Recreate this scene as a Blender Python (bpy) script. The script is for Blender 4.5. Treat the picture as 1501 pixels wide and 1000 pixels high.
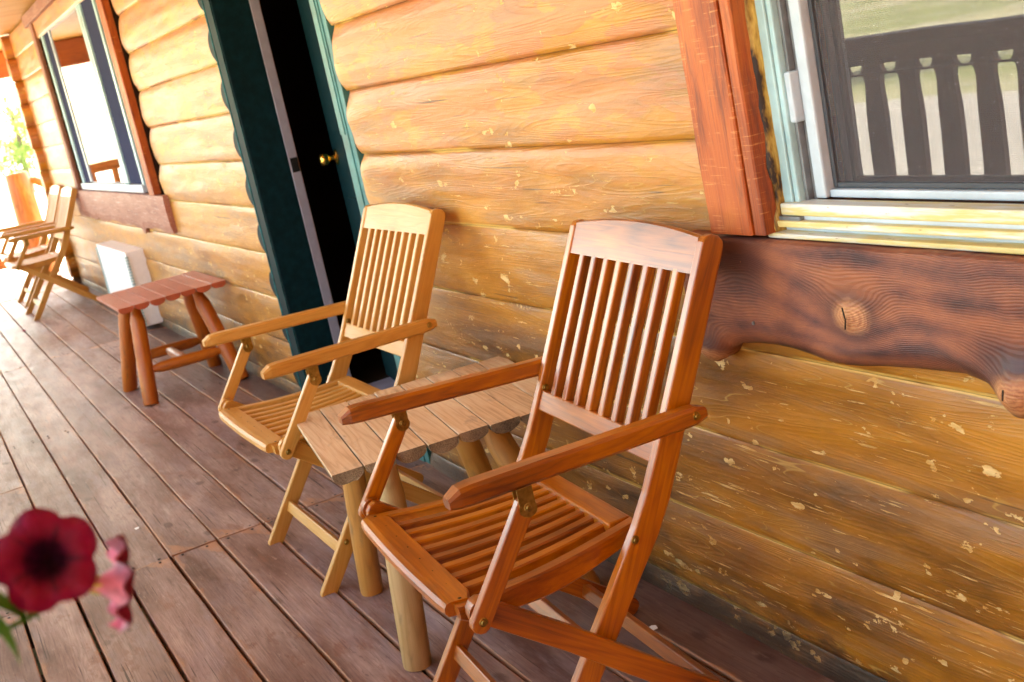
import bpy, bmesh, math, random
from mathutils import Vector, Matrix, noise
rad = math.radians
RND = random.Random(7)
for o in list(bpy.data.objects):
    bpy.data.objects.remove(o)
SC = bpy.context.scene
COL = SC.collection

# ------------------------------------------------------------------ camera
cam = bpy.data.cameras.new('camera')
camo = bpy.data.objects.new('camera', cam)
COL.objects.link(camo)
RX = Vector((0.45614578, 0.86668837, -0.20194627))
RD = Vector((0.11867207, -0.28414505, -0.95140871))
RF = Vector((-0.8819569, 0.41001568, -0.23246327))
H = 1.311
m = Matrix.Identity(4)
for i in range(3):
    m[i][0] = RX[i]; m[i][1] = -RD[i]; m[i][2] = -RF[i]
m.translation = Vector((0, 0, H))
camo.matrix_world = m
cam.sensor_width = 36
cam.lens = 36 * 1783.65 / 1501
cam.clip_start = 0.02
cam.clip_end = 800
cam.dof.use_dof = True
cam.dof.focus_distance = 2.35
cam.dof.aperture_fstop = 8.2
SC.camera = camo

# ------------------------------------------------------------------ light
SUN_EL, SUN_AZ = 52, 290        # azimuth clockwise from +y; the sun stands towards -x
w = bpy.data.worlds.new('World')
SC.world = w
w.use_nodes = True
nt = w.node_tree
for n in list(nt.nodes): nt.nodes.remove(n)
sky = nt.nodes.new('ShaderNodeTexSky')
sky.sky_type = 'NISHITA'
sky.sun_disc = False
sky.sun_elevation = rad(SUN_EL)
sky.sun_rotation = rad(SUN_AZ)
sky.dust_density = 2.5
bg = nt.nodes.new('ShaderNodeBackground')
bg.inputs[1].default_value = 0.15
wo = nt.nodes.new('ShaderNodeOutputWorld')
nt.links.new(sky.outputs[0], bg.inputs[0])
nt.links.new(bg.outputs[0], wo.inputs[0])
sl = bpy.data.lights.new('sun', 'SUN')
sl.energy = 4.0
sl.angle = rad(0.5)
sl.color = (1, 0.95, 0.87)
so = bpy.data.objects.new('sun', sl)
COL.objects.link(so)
d = Vector((math.sin(rad(SUN_AZ)) * math.cos(rad(SUN_EL)), math.cos(rad(SUN_AZ)) * math.cos(rad(SUN_EL)), math.sin(rad(SUN_EL))))
so.rotation_euler = d.to_track_quat('Z', 'Y').to_euler()
SC.view_settings.view_transform = 'Standard'
SC.view_settings.look = 'None'
SC.view_settings.gamma = 1
SC.view_settings.exposure = 3.72
SC.view_settings.use_white_balance = True
SC.view_settings.white_balance_temperature = 8000
SC.view_settings.white_balance_tint = 4
SC.cycles.use_denoising = True
SC.cycles.max_bounces = 8
SC.cycles.diffuse_bounces = 5
SC.cycles.sample_clamp_indirect = 6

# ------------------------------------------------------------------ material helpers
class NT:
    def __init__(s, name):
        s.m = bpy.data.materials.new(name)
        s.m.use_nodes = True
        s.t = s.m.node_tree
        s.b = s.t.nodes['Principled BSDF']
        s.out = s.t.nodes['Material Output']
    def n(s, typ, **kw):
        x = s.t.nodes.new(typ)
        for k, v in kw.items(): setattr(x, k, v)
        return x
    def l(s, a, b): s.t.links.new(a, b)
    def val(s, inp, v):
        if hasattr(v, 'links'): s.l(v, inp)
        else: inp.default_value = v
    def math(s, op, a, b=0.0, c=0.0, clamp=False):
        x = s.n('ShaderNodeMath', operation=op, use_clamp=clamp)
        s.val(x.inputs[0], a); s.val(x.inputs[1], b); s.val(x.inputs[2], c)
        return x.outputs[0]
    def attr(s, name='gc'):
        return s.n('ShaderNodeAttribute', attribute_name=name).outputs['Vector']
    def obj(s): return s.n('ShaderNodeTexCoord').outputs['Object']
    def pos(s): return s.n('ShaderNodeNewGeometry').outputs['Position']
    def map(s, v, sc, loc=(0, 0, 0)):
        x = s.n('ShaderNodeMapping'); s.l(v, x.inputs[0])
        x.inputs['Scale'].default_value = sc; x.inputs['Location'].default_value = loc
        return x.outputs[0]
    def noise(s, v, scale=1, detail=3, rough=0.5, dist=0):
        x = s.n('ShaderNodeTexNoise'); s.l(v, x.inputs['Vector'])
        x.inputs['Scale'].default_value = scale; x.inputs['Detail'].default_value = detail
        x.inputs['Roughness'].default_value = rough; x.inputs['Distortion'].default_value = dist
        return x.outputs['Fac']
    def vor(s, v, scale=1, rnd=1, feature='F1'):
        x = s.n('ShaderNodeTexVoronoi', feature=feature); s.l(v, x.inputs['Vector'])
        x.inputs['Scale'].default_value = scale; x.inputs['Randomness'].default_value = rnd
        return x
    def sstep(s, v, a, b, lo=0.0, hi=1.0):
        x = s.n('ShaderNodeMapRange', interpolation_type='SMOOTHSTEP')
        s.l(v, x.inputs[0])
        for i, q in enumerate((a, b, lo, hi)): x.inputs[i + 1].default_value = q
        return x.outputs[0]
    def ramp(s, f, stops):
        x = s.n('ShaderNodeValToRGB'); s.l(f, x.inputs[0])
        e = x.color_ramp.elements
        while len(e) < len(stops): e.new(0.5)
        for q, (p, c) in zip(e, stops):
            q.position = p; q.color = (*c, 1)
        return x.outputs[0]
    def mix(s, f, a, b, mode='MIX'):
        x = s.n('ShaderNodeMix', data_type='RGBA', blend_type=mode)
        s.val(x.inputs['Factor'], f)
        for sock, q in ((x.inputs['A'], a), (x.inputs['B'], b)):
            if isinstance(q, tuple): sock.default_value = (*q, 1)
            else: s.l(q, sock)
        # RGBA sockets share names with float ones
        for i, q in ((6, a), (7, b)):
            if isinstance(q, tuple): x.inputs[i].default_value = (*q, 1)
            else: s.l(q, x.inputs[i])
        return x.outputs[2]
    def bump(s, h, dist, strength=1, prev=None):
        x = s.n('ShaderNodeBump'); s.l(h, x.inputs['Height'])
        x.inputs['Distance'].default_value = dist; x.inputs['Strength'].default_value = strength
        if prev is not None: s.l(prev, x.inputs['Normal'])
        return x.outputs[0]
    def done(s, col, rough=0.5, normal=None, coat=0, coat_rough=0.2, metal=0, spec=0.5, coat_ior=1.5):
        b = s.b
        b.inputs['Coat IOR'].default_value = coat_ior
        s.val(b.inputs['Base Color'], (*col, 1) if isinstance(col, tuple) else col)
        s.val(b.inputs['Roughness'], rough)
        b.inputs['Metallic'].default_value = metal
        b.inputs['Specular IOR Level'].default_value = spec
        b.inputs['Coat Weight'].default_value = coat
        b.inputs['Coat Roughness'].default_value = coat_rough
        if normal is not None: s.l(normal, b.inputs['Normal'])
        return s.m

def sr(r, g, b):
    f = lambda c: (c / 255 / 12.92) if c / 255 <= 0.04045 else ((c / 255 + 0.055) / 1.055) ** 2.4
    return (f(r), f(g), f(b))

def wood(name, dark, mid, light, rough=0.45, coat=0.0, coat_rough=0.2, ring=9.0, rings=0.5, fine=0.35, blotch=0.5, dirt=None, bump=0.0006, wear=None, cross=24.0, spec=0.5, coat_ior=1.5, saw=None):
    """planed timber; attribute gc holds metres with x along the grain"""
    s = NT(name)
    g = s.attr()
    wob = s.noise(s.map(g, (1.6, cross, cross)), 1, 2, 0.5)
    rg = s.math('PINGPONG', s.math('MULTIPLY', wob, ring), 0.5)
    rg = s.math('MULTIPLY', rg, 2.0)
    rg = s.math('POWER', rg, 1.6)
    st = s.noise(s.map(g, (5, 420, 420)), 1, 3, 0.65)
    bl = s.noise(s.map(g, (2.5, 9, 9), (3, 1, 2)), 1, 4, 0.55)
    f = s.math('MULTIPLY_ADD', rg, rings * 0.5, s.math('MULTIPLY', s.math('SUBTRACT', st, 0.5), fine))
    f = s.math('ADD', f, s.math('MULTIPLY', s.math('SUBTRACT', bl, 0.5), blotch * 1.6))
    f = s.math('ADD', f, 0.5 - rings * 0.22, clamp=True)
    col = s.ramp(f, [(0.05, light), (0.5, mid), (0.95, dark)])
    if dirt:
        dn = s.noise(s.map(g, (7, 22, 22), (9, 4, 1)), 1, 5, 0.65)
        col = s.mix(s.sstep(dn, 0.56, 0.74, 0, dirt[1]), col, dirt[0])
    if wear:
        wn = s.noise(s.map(g, (5, 90, 90), (2, 7, 5)), 1, 5, 0.7)
        col = s.mix(s.sstep(wn, wear[2], wear[2] + 0.05, 0, wear[1]), col, wear[0])
    if saw:
        sn = s.noise(s.map(g, (230, 10, 10), (2, 2, 5)), 1, 4, 0.65)
        sa = s.noise(s.map(g, (9, 30, 30), (1, 2, 5)), 1, 3, 0.6)
        sm_ = s.math('MULTIPLY', s.sstep(sn, 0.55, 0.66), s.sstep(sa, 0.45, 0.6))
        col = s.mix(s.math('MULTIPLY', sm_, 0.6), col, saw)
        dn2 = s.noise(s.map(g, (4, 26, 26), (7, 2, 5)), 1, 6, 0.7)
        col = s.mix(s.sstep(dn2, 0.5, 0.66, 0, 0.75), col, dark)
    nm = s.bump(s.math('ADD', s.math('MULTIPLY', st, 0.6), s.math('MULTIPLY', rg, 0.5)), bump, 0.7)
    r = s.math('MULTIPLY_ADD', bl, 0.25, rough - 0.12)
    return s.done(col, r, nm, coat, coat_rough, spec=spec, coat_ior=coat_ior)

def plain(name, col, rough=0.5, metal=0, var=0.12, scale=30, coat=0, spec=0.5):
    s = NT(name)
    n1 = s.noise(s.obj(), scale, 4, 0.6)
    c = s.mix(s.sstep(n1, 0.3, 0.75), tuple(q * (1 - var) for q in col), tuple(min(1, q * (1 + var)) for q in col))
    return s.done(c, s.math('MULTIPLY_ADD', n1, 0.2, rough - 0.1), s.bump(n1, 0.0006, 0.4), coat, 0.15, metal, spec)

M = {}
M['honey'] = wood('honey_varnished_wood', (0.40, 0.165, 0.025), (0.55, 0.27, 0.055), (0.64, 0.36, 0.10), 0.45, 0.35, 0.3, rings=0.4, fine=0.4, blotch=0.8, spec=0.3)
M['red'] = wood('orange_varnished_wood', (0.12, 0.022, 0.001), (0.34, 0.082, 0.001), (0.56, 0.18, 0.004), 0.42, 1.0, 0.32, rings=0.45, fine=0.5, blotch=1.25, wear=((0.60, 0.28, 0.08), 0.5, 0.69), spec=0.1, coat_ior=1.66)
M['stool'] = wood('reddish_stained_stool_planks', (0.24, 0.045, 0.018), (0.42, 0.088, 0.038), (0.52, 0.135, 0.06), 0.45, 0.25, 0.3, rings=0.3)
M['stool_log'] = wood('orange_peeled_log', (0.24, 0.045, 0.003), (0.46, 0.115, 0.008), (0.60, 0.20, 0.018), 0.42, 0.2, 0.3, rings=0.3, dirt=((0.10, 0.04, 0.015), 0.6), cross=16)
M['tabletop'] = wood('worn_tan_half_log_planks', (0.44, 0.26, 0.13), (0.68, 0.48, 0.27), (0.80, 0.65, 0.42), 0.6, 0, 0.3, rings=0.6, fine=0.8, blotch=0.8, dirt=((0.34, 0.24, 0.16), 0.8), wear=((0.75, 0.55, 0.33), 0.6, 0.62))
M['bark_edge'] = wood('grey_weathered_end_grain', (0.09, 0.065, 0.040), (0.24, 0.185, 0.11), (0.45, 0.37, 0.24), 0.85, 0, cross=60, blotch=1.2, bump=0.002)
M['leg_amber'] = wood('amber_peeled_log_leg', (0.26, 0.11, 0.02), (0.50, 0.24, 0.05), (0.60, 0.34, 0.10), 0.45, 0.2, 0.3, rings=0.4, dirt=((0.16, 0.10, 0.05), 0.7), cross=14)
M['leg_pale'] = wood('pale_weathered_log_leg', (0.24, 0.14, 0.05), (0.42, 0.27, 0.11), (0.56, 0.40, 0.20), 0.6, 0, 0.3, rings=0.45, dirt=((0.17, 0.12, 0.07), 0.75), cross=14)
M['casing'] = wood('rough_sawn_red_cedar', (0.13, 0.020, 0.003), (0.42, 0.080, 0.007), (0.60, 0.17, 0.020), 0.6, 0.1, 0.4, rings=0.25, fine=0.7, blotch=0.9, wear=((0.70, 0.33, 0.11), 0.5, 0.64), bump=0.0015, cross=16, saw=(0.72, 0.30, 0.09))
M['trim_dull'] = wood('dull_brown_trim_wood', (0.15, 0.05, 0.025), (0.27, 0.10, 0.055), (0.40, 0.18, 0.10), 0.7, 0, rings=0.6, fine=0.9, wear=((0.5, 0.36, 0.28), 0.5, 0.6))
M['ceiling'] = wood('amber_ceiling_boards', (0.34, 0.14, 0.022), (0.52, 0.25, 0.05), (0.62, 0.34, 0.085), 0.5, rings=0.5)
M['beam'] = wood('red_brown_log_beam', (0.15, 0.035, 0.01), (0.30, 0.075, 0.018), (0.40, 0.12, 0.03), 0.5, cross=14)
M['post'] = wood('orange_log_post', (0.22, 0.06, 0.012), (0.46, 0.17, 0.04), (0.60, 0.27, 0.075), 0.5, cross=9, rings=0.6, dirt=((0.09, 0.03, 0.015), 0.7))
M['rail'] = wood('dark_brown_railing_wood', (0.025, 0.009, 0.006), (0.055, 0.019, 0.012), (0.11, 0.04, 0.025), 0.6, blotch=1.0)
M['planter'] = wood('brown_planter_wood', (0.10, 0.05, 0.03), (0.17, 0.09, 0.05), (0.24, 0.13, 0.08), 0.7)
M['brass'] = plain('tarnished_brass', (0.36, 0.24, 0.07), 0.38, 1, 0.25, 120)
M['goldbrass'] = plain('polished_brass', (0.80, 0.52, 0.12), 0.16, 1, 0.1, 40)
M['teal'] = plain('dark_teal_paint', (0.0015, 0.019, 0.023), 0.6, var=0.3, spec=0.12)
M['teal_light'] = plain('weathered_teal_paint', (0.035, 0.17, 0.165), 0.5, var=0.3, scale=14)
M['teal_mid'] = plain('rubbed_teal_paint', (0.010, 0.09, 0.095), 0.7, var=0.6, scale=25, spec=0.1)
M['strip'] = plain('grey_weather_strip', (0.30, 0.30, 0.36), 0.5, var=0.06)
M['sill_metal'] = plain('scuffed_grey_threshold', (0.34, 0.34, 0.42), 0.45, var=0.15, scale=9)
M['black'] = plain('dark_steel', (0.02, 0.02, 0.018), 0.4, 0.6)
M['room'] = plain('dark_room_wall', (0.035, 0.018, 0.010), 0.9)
M['screen_edge'] = plain('grey_screen_frame', (0.06, 0.068, 0.078), 0.6, var=0.1, spec=0.3)
M['shade_backing'] = plain('black_gap_shade', (0.012, 0.005, 0.003), 1.0, spec=0.0)  # near-black without gloss: the shade of the board gaps put into the colour
M['whitebox'] = plain('white_painted_metal', (0.88, 0.90, 0.90), 0.45, var=0.03)
M['vinyl'] = plain('white_vinyl', (0.50, 0.60, 0.66), 0.4, var=0.1, scale=12)
M['vinyl_teal'] = plain('aqua_white_window_frame', (0.38, 0.60, 0.62), 0.4, var=0.16, scale=9)
M['vinyl_grey'] = plain('grey_aluminium_track', (0.20, 0.22, 0.23), 0.4, 0.3, 0.2, 20)
M['screen_grey'] = plain('slate_blue_screen', (0.050, 0.055, 0.095), 1.0, var=0.05, spec=0.0)
M['foam'] = None

def stained_frame():
    s = NT('yellow_stained_white_frame')
    p = s.pos()
    a = s.noise(s.map(p, (5, 30, 60)), 1, 4, 0.65)
    c = s.mix(s.sstep(a, 0.40, 0.60), (0.66, 0.69, 0.64), (0.64, 0.53, 0.20))
    b = s.noise(s.map(p, (40, 90, 160)), 1, 3)
    c = s.mix(s.sstep(b, 0.66, 0.74, 0, 0.8), c, (0.25, 0.15, 0.05))
    return s.done(c, 0.5, s.bump(a, 0.0006, 0.5))
M['stained'] = stained_frame()

def foam():
    s = NT('dirty_yellow_caulk')
    p = s.pos()
    a = s.noise(s.map(p, (30, 30, 9)), 1, 4, 0.6)
    c = s.ramp(a, [(0.40, (0.02, 0.009, 0.004)), (0.46, (0.26, 0.14, 0.015)), (0.60, (0.64, 0.46, 0.11))])
    return s.done(c, 0.6, s.bump(a, 0.006, 0.8))
M['foam'] = foam()

def logwood():
    """stained log siding: amber stain, pink sun-faded patches, grey weathering, peeled chips and streaks"""
    s = NT('stained_log_siding')
    g = s.attr()
    p = s.pos()
    sep = s.n('ShaderNodeSeparateXYZ'); s.l(p, sep.inputs[0])
    X, Z = sep.outputs[0], sep.outputs[2]
    # grain: contour lines of a field stretched along the log
    fld = s.noise(s.map(g, (0.75, 11, 11)), 1, 2.0, 0.5, 0.12)
    gm = s.sstep(s.noise(s.map(g, (1.7, 6, 6), (6, 2, 9)), 1, 3), 0.40, 0.62, 0.12, 1)
    rg = s.math('MULTIPLY', s.math('PINGPONG', s.math('MULTIPLY', fld, 34), 0.5), 2)
    rg2 = s.math('POWER', rg, 2.2)
    st = s.noise(s.map(g, (7, 260, 260)), 1, 4, 0.7)
    bl = s.noise(s.map(g, (2.2, 7, 7), (5, 5, 5)), 1, 5, 0.6)
    bl2 = s.noise(s.map(g, (3.5, 12, 12), (1, 9, 2)), 1, 5, 0.6)
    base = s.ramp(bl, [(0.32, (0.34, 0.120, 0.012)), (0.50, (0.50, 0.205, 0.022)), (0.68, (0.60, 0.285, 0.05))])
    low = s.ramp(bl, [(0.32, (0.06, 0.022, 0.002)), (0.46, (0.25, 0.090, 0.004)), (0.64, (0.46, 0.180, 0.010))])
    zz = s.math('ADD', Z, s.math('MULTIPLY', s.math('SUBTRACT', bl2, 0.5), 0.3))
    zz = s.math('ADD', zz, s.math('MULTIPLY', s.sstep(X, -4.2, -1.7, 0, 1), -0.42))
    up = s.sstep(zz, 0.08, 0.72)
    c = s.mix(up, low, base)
    # reddish stain left on the upper logs
    pk = s.math('MULTIPLY', s.sstep(bl2, 0.475, 0.50), s.sstep(Z, 0.80, 1.30))
    c = s.mix(s.math('MULTIPLY', pk, 0.62), c, (0.48, 0.145, 0.06))
    # grey weathering
    gn = s.noise(s.map(g, (1.8, 14, 14), (7, 1, 8)), 1, 5, 0.62)
    c = s.mix(s.sstep(gn, 0.50, 0.64, 0, 0.42), c, (0.24, 0.145, 0.085))
    # rings and fine lines
    c = s.mix(s.math('MULTIPLY', s.math('MULTIPLY', rg2, gm), 0.5), c, s.mix(0.5, c, (0.16, 0.06, 0.012)))
    c = s.mix(s.math('MULTIPLY', s.sstep(st, 0.5, 0.75), 0.35), c, s.mix(0.6, c, (0.10, 0.04, 0.01)))
    # pale lines where the soft grain has lifted, on the lower logs
    pl_ = s.math('MULTIPLY', s.sstep(rg, 0.90, 0.98), s.sstep(s.noise(s.map(g, (2.6, 10, 10), (4, 4, 4)), 1, 4, 0.6), 0.46, 0.56))
    c = s.mix(s.math('MULTIPLY', s.math('MULTIPLY', pl_, s.sstep(zz, 0.95, 0.4)), 0.7), c, (0.52, 0.31, 0.075))
    # knots
    kv = s.vor(s.map(g, (1.5, 5.2, 0.0), (0.3, 0.7, 0)), 1, 0.9)
    kd = s.math('ADD', kv.outputs['Distance'], s.math('MULTIPLY', s.math('SUBTRACT', bl2, 0.5), 0.08))
    c = s.mix(s.sstep(kd, 0.20, 0.05, 0, 0.6), c, (0.10, 0.05, 0.03))
    kc = s.noise(s.map(g, (90, 120, 90)), 1, 4, 0.7)
    kchip = s.math('MULTIPLY', s.sstep(kd, 0.105, 0.07), s.sstep(kc, 0.50, 0.54))
    # chips: crisp pale spots, and thin streaks of bare wood running with the grain
    ch = s.noise(s.map(g, (15, 26, 26), (3, 3, 3)), 1, 5, 0.55)
    area = s.noise(s.map(p, (1.1, 1, 3.2), (4, 0, 1)), 1, 2)
    loz = s.sstep(Z, 1.25, 0.15, 0.0, 0.035)
    th = s.math('SUBTRACT', 0.70, s.math('ADD', s.math('MULTIPLY', area, 0.055), loz))
    chips = s.sstep(s.math('SUBTRACT', ch, th), 0, 0.008)
    chb = s.noise(s.map(g, (6.5, 11, 11), (13, 3, 8)), 1, 6, 0.62)
    chips = s.math('MAXIMUM', chips, s.sstep(s.math('SUBTRACT', chb, s.math('SUBTRACT', 0.695, loz)), 0, 0.008))
    chips = s.math('MULTIPLY', chips, s.sstep(s.noise(s.map(g, (60, 160, 160), (1, 1, 1)), 1, 3), 0.34, 0.42))
    sk = s.noise(s.map(g, (9, 150, 150), (8, 2, 3)), 1, 4, 0.6)
    ska = s.noise(s.map(g, (2.4, 13, 13), (2, 6, 4)), 1, 3)
    sth = s.math('SUBTRACT', 0.655, s.math('MULTIPLY', loz, 0.9))
    streak = s.math('MULTIPLY', s.sstep(s.math('SUBTRACT', sk, sth), 0, 0.02), s.sstep(ska, 0.47, 0.54))
    allc = s.math('MAXIMUM', s.math('MAXIMUM', chips, streak), kchip)
    cc = s.ramp(s.noise(s.map(g, (20, 60, 60)), 1, 2), [(0.35, (0.58, 0.31, 0.075)), (0.6, (0.74, 0.52, 0.22))])
    c = s.mix(s.math('MULTIPLY', allc, 0.9), c, cc)
    # drying cracks
    ck = s.noise(s.map(g, (1.3, 95, 95), (3, 2, 1)), 1, 3, 0.5)
    cka = s.noise(s.map(g, (1.6, 7, 7), (1, 2, 11)), 1, 3)
    crk = s.math('MULTIPLY', s.sstep(ck, 0.665, 0.69), s.sstep(cka, 0.50, 0.56))
    c = s.mix(s.math('MULTIPLY', crk, 0.75), c, (0.05, 0.02, 0.006))
    # bead of pale sealant along some of the seams
    es = s.n('ShaderNodeSeparateXYZ'); s.l(s.attr('edge'), es.inputs[0])
    sea = s.noise(s.map(p, (1.4, 1, 5)), 1, 4, 0.6)
    c = s.mix(s.math('MULTIPLY', s.sstep(es.outputs[0], 0.93, 0.97), s.sstep(sea, 0.47, 0.53)), c, (0.74, 0.47, 0.13))
    c = s.mix(s.math('MULTIPLY', s.sstep(es.outputs[0], 0.985, 0.998), 0.45), c, (0.10, 0.04, 0.01))
    # black mildew along the foot of the wall
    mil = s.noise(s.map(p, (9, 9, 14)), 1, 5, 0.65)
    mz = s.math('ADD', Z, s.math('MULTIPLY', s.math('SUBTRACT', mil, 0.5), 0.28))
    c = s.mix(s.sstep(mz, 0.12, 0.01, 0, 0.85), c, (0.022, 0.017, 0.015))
    h = s.math('ADD', s.math('MULTIPLY', rg2, 0.35), s.math('MULTIPLY', st, 0.6))
    h = s.math('SUBTRACT', h, s.math('MULTIPLY', allc, 1.1))
    nm = s.bump(h, 0.0012, 0.8)
    nm = s.bump(bl2, 0.012, 0.5, nm)
    r = s.math('ADD', s.math('MULTIPLY_ADD', bl, 0.3, 0.28), s.math('MULTIPLY', allc, 0.3))
    return s.done(c, r, nm, 0.08, 0.3)
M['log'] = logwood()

def deckmat():
    s = NT('worn_deck_boards')
    g = s.attr()
    p = s.pos()
    sep = s.n('ShaderNodeSeparateXYZ'); s.l(p, sep.inputs[0])
    fld = s.noise(s.map(g, (1.2, 14, 14)), 1, 2, 0.5, 0.2)
    rg = s.math('MULTIPLY', s.math('PINGPONG', s.math('MULTIPLY', fld, 16), 0.5), 2)
    st = s.noise(s.map(g, (6, 190, 190)), 1, 4, 0.65)
    bl = s.noise(s.map(g, (1.4, 6, 6)), 1, 5, 0.62)
    bl2 = s.noise(s.map(g, (5, 13, 13), (4, 1, 1)), 1, 6, 0.7)
    c = s.ramp(bl, [(0.36, (0.175, 0.085, 0.066)), (0.5, (0.36, 0.235, 0.20)), (0.62, (0.54, 0.405, 0.36))])
    c = s.mix(s.sstep(bl2, 0.54, 0.62, 0, 0.5), c, (0.25, 0.085, 0.045))
    lav = s.noise(s.map(g, (2.2, 9, 9), (9, 9, 9)), 1, 5, 0.65)
    c = s.mix(s.sstep(lav, 0.50, 0.64, 0, 0.65), c, (0.36, 0.275, 0.28))
    stn = s.vor(s.map(p, (5, 9, 1), (2, 1, 0)), 1, 1)
    sd = s.math('ADD', stn.outputs['Distance'], s.math('MULTIPLY', s.math('SUBTRACT', bl2, 0.5), 0.5))
    c = s.mix(s.sstep(sd, 0.17, 0.05, 0, 0.65), c, (0.085, 0.042, 0.042))
    c = s.mix(s.math('MULTIPLY', rg, 0.24), c, (0.10, 0.05, 0.04))
    c = s.mix(s.sstep(st, 0.50, 0.70, 0, 0.45), c, (0.09, 0.04, 0.03))
    wn = s.noise(s.map(g, (11, 60, 60), (5, 5, 1)), 1, 6, 0.75)
    c = s.mix(s.sstep(wn, 0.60, 0.66, 0, 0.5), c, (0.12, 0.065, 0.055))
    c = s.mix(s.sstep(wn, 0.40, 0.34, 0, 0.5), c, (0.55, 0.43, 0.38))
    ck = s.noise(s.map(g, (1.6, 130, 130), (3, 2, 1)), 1, 3, 0.55)
    cka = s.noise(s.map(g, (2.5, 8, 8), (1, 2, 11)), 1, 3)
    crk = s.math('MULTIPLY', s.sstep(ck, 0.635, 0.66), s.sstep(cka, 0.46, 0.54))
    c = s.mix(s.math('MULTIPLY', crk, 0.85), c, (0.04, 0.018, 0.012))
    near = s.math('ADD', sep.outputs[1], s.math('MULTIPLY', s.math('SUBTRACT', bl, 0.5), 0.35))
    c = s.mix(s.sstep(near, 0.95, 1.30, 0, 0.6), c, (0.06, 0.03, 0.022))  # shade at the wall foot tinted into the boards, along with dirt
    bv = s.noise(s.map(g, (0.0, 0.8, 0.8), (1, 1, 1)), 1, 1)
    c = s.mix(s.sstep(bv, 0.35, 0.65, 0, 0.55), c, s.mix(1.0, c, (0.60, 0.58, 0.56), 'MULTIPLY'))
    edge = s.attr('edge')
    es = s.n('ShaderNodeSeparateXYZ'); s.l(edge, es.inputs[0])
    ew = s.math('ADD', es.outputs[0], s.math('MULTIPLY', s.math('SUBTRACT', bl2, 0.5), 0.9))
    c = s.mix(s.sstep(ew, 0.80, 0.97, 0, 0.7), c, (0.48, 0.23, 0.11))
    h = s.math('ADD', s.math('MULTIPLY', st, 0.6), s.math('MULTIPLY', bl2, 1.0))
    nm = s.bump(h, 0.0022, 0.6)
    r = s.math('MULTIPLY_ADD', bl2, -0.35, 0.62)
    return s.done(c, r, nm, 0, spec=0.3)
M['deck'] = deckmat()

def sillmat(name, knots, cols):
    """slab-sawn live edge board: contour grain bending round its knots"""
    s = NT(name)
    p = s.pos()
    sep = s.n('ShaderNodeSeparateXYZ'); s.l(p, sep.inputs[0])
    X, Z = sep.outputs[0], sep.outputs[2]
    wob = s.noise(s.map(p, (2.6, 2, 5)), 1, 3, 0.5)
    f = s.math('ADD', Z, s.math('MULTIPLY', wob, 0.075))
    dk = None
    face = None
    for kx, kz, amp, rad_, frx, frz in knots:
        dx = s.math('SUBTRACT', X, kx); dz = s.math('SUBTRACT', Z, kz)
        r2 = s.math('ADD', s.math('MULTIPLY', s.math('MULTIPLY', dx, dx), 0.5), s.math('MULTIPLY', dz, dz))
        e = s.math('EXPONENT', s.math('MULTIPLY', r2, -1 / (rad_ * rad_)))
        f = s.math('ADD', f, s.math('MULTIPLY', e, amp))
        dk = e if dk is None else s.math('MAXIMUM', dk, e)
        ex = s.math('DIVIDE', dx, frx); ez = s.math('DIVIDE', dz, frz)
        q = s.math('SQRT', s.math('ADD', s.math('MULTIPLY', ex, ex), s.math('MULTIPLY', ez, ez)))
        face = q if face is None else s.math('MINIMUM', face, q)
    lines = s.math('MULTIPLY', s.math('PINGPONG', s.math('MULTIPLY', f, 270), 0.5), 2)
    lines2 = s.math('MULTIPLY', s.math('PINGPONG', s.math('MULTIPLY', f, 23), 0.5), 2)
    fine = s.noise(s.map(p, (12, 30, 300)), 1, 4, 0.7)
    bl = s.noise(s.map(p, (5, 4, 9), (3, 2, 1)), 1, 5, 0.65)
    t = s.math('ADD', s.math('MULTIPLY', lines2, 0.14), s.math('MULTIPLY', bl, 0.80))
    c = s.ramp(t, [(0.33, cols[0]), (0.44, cols[1]), (0.60, cols[2])])
    c = s.mix(s.math('MULTIPLY', s.math('MULTIPLY', s.math('POWER', lines, 3.0), s.sstep(s.noise(s.map(p, (6, 4, 16), (1, 5, 1)), 1, 3), 0.40, 0.62)), 0.42), c, s.mix(0.75, c, cols[3]))
    c = s.mix(s.sstep(fine, 0.5, 0.7, 0, 0.3), c, cols[0])
    c = s.mix(s.sstep(dk, 0.25, 0.95, 0, 0.8), c, cols[0])
    fw_ = s.math('ADD', face, s.math('MULTIPLY', s.math('SUBTRACT', s.noise(p, 55, 4, 0.6), 0.5), 0.55))
    kr = s.math('MULTIPLY', s.math('PINGPONG', s.math('MULTIPLY', fw_, 4.5), 0.5), 2)
    kc = s.ramp(s.math('ADD', s.math('MULTIPLY', kr, 0.25), s.math('MULTIPLY', s.noise(p, 30, 4), 0.8)), [(0.3, (0.60, 0.30, 0.13)), (0.62, (0.42, 0.16, 0.06)), (0.8, (0.22, 0.07, 0.03))])
    c = s.mix(s.sstep(fw_, 1.35, 0.55, 0, 0.95), c, kc)
    nm = s.bump(s.math('ADD', lines, s.math('MULTIPLY', fine, 0.8)), 0.0009, 0.7)
    return s.done(c, s.math('MULTIPLY_ADD', bl, 0.25, 0.36), nm, 0.06, 0.3, spec=0.35)
M['sill'] = sillmat('dark_live_edge_slab', [(-1.476, 0.785, 0.055, 0.062, 0.040, 0.027), (-1.155, 0.705, 0.06, 0.075, 0.045, 0.030), (-1.905, 0.662, 0.05, 0.06, 0.055, 0.020), (-1.74, 0.86, -0.03, 0.07, 0.001, 0.001)],
                    [(0.060, 0.020, 0.018), (0.17, 0.055, 0.034), (0.33, 0.11, 0.050), (0.44, 0.19, 0.09)])
M['knot'] = wood('orange_knot', (0.22, 0.07, 0.03), (0.46, 0.18, 0.08), (0.56, 0.27, 0.14), 0.5, 0.2, ring=22, rings=0.7, cross=30)
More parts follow.
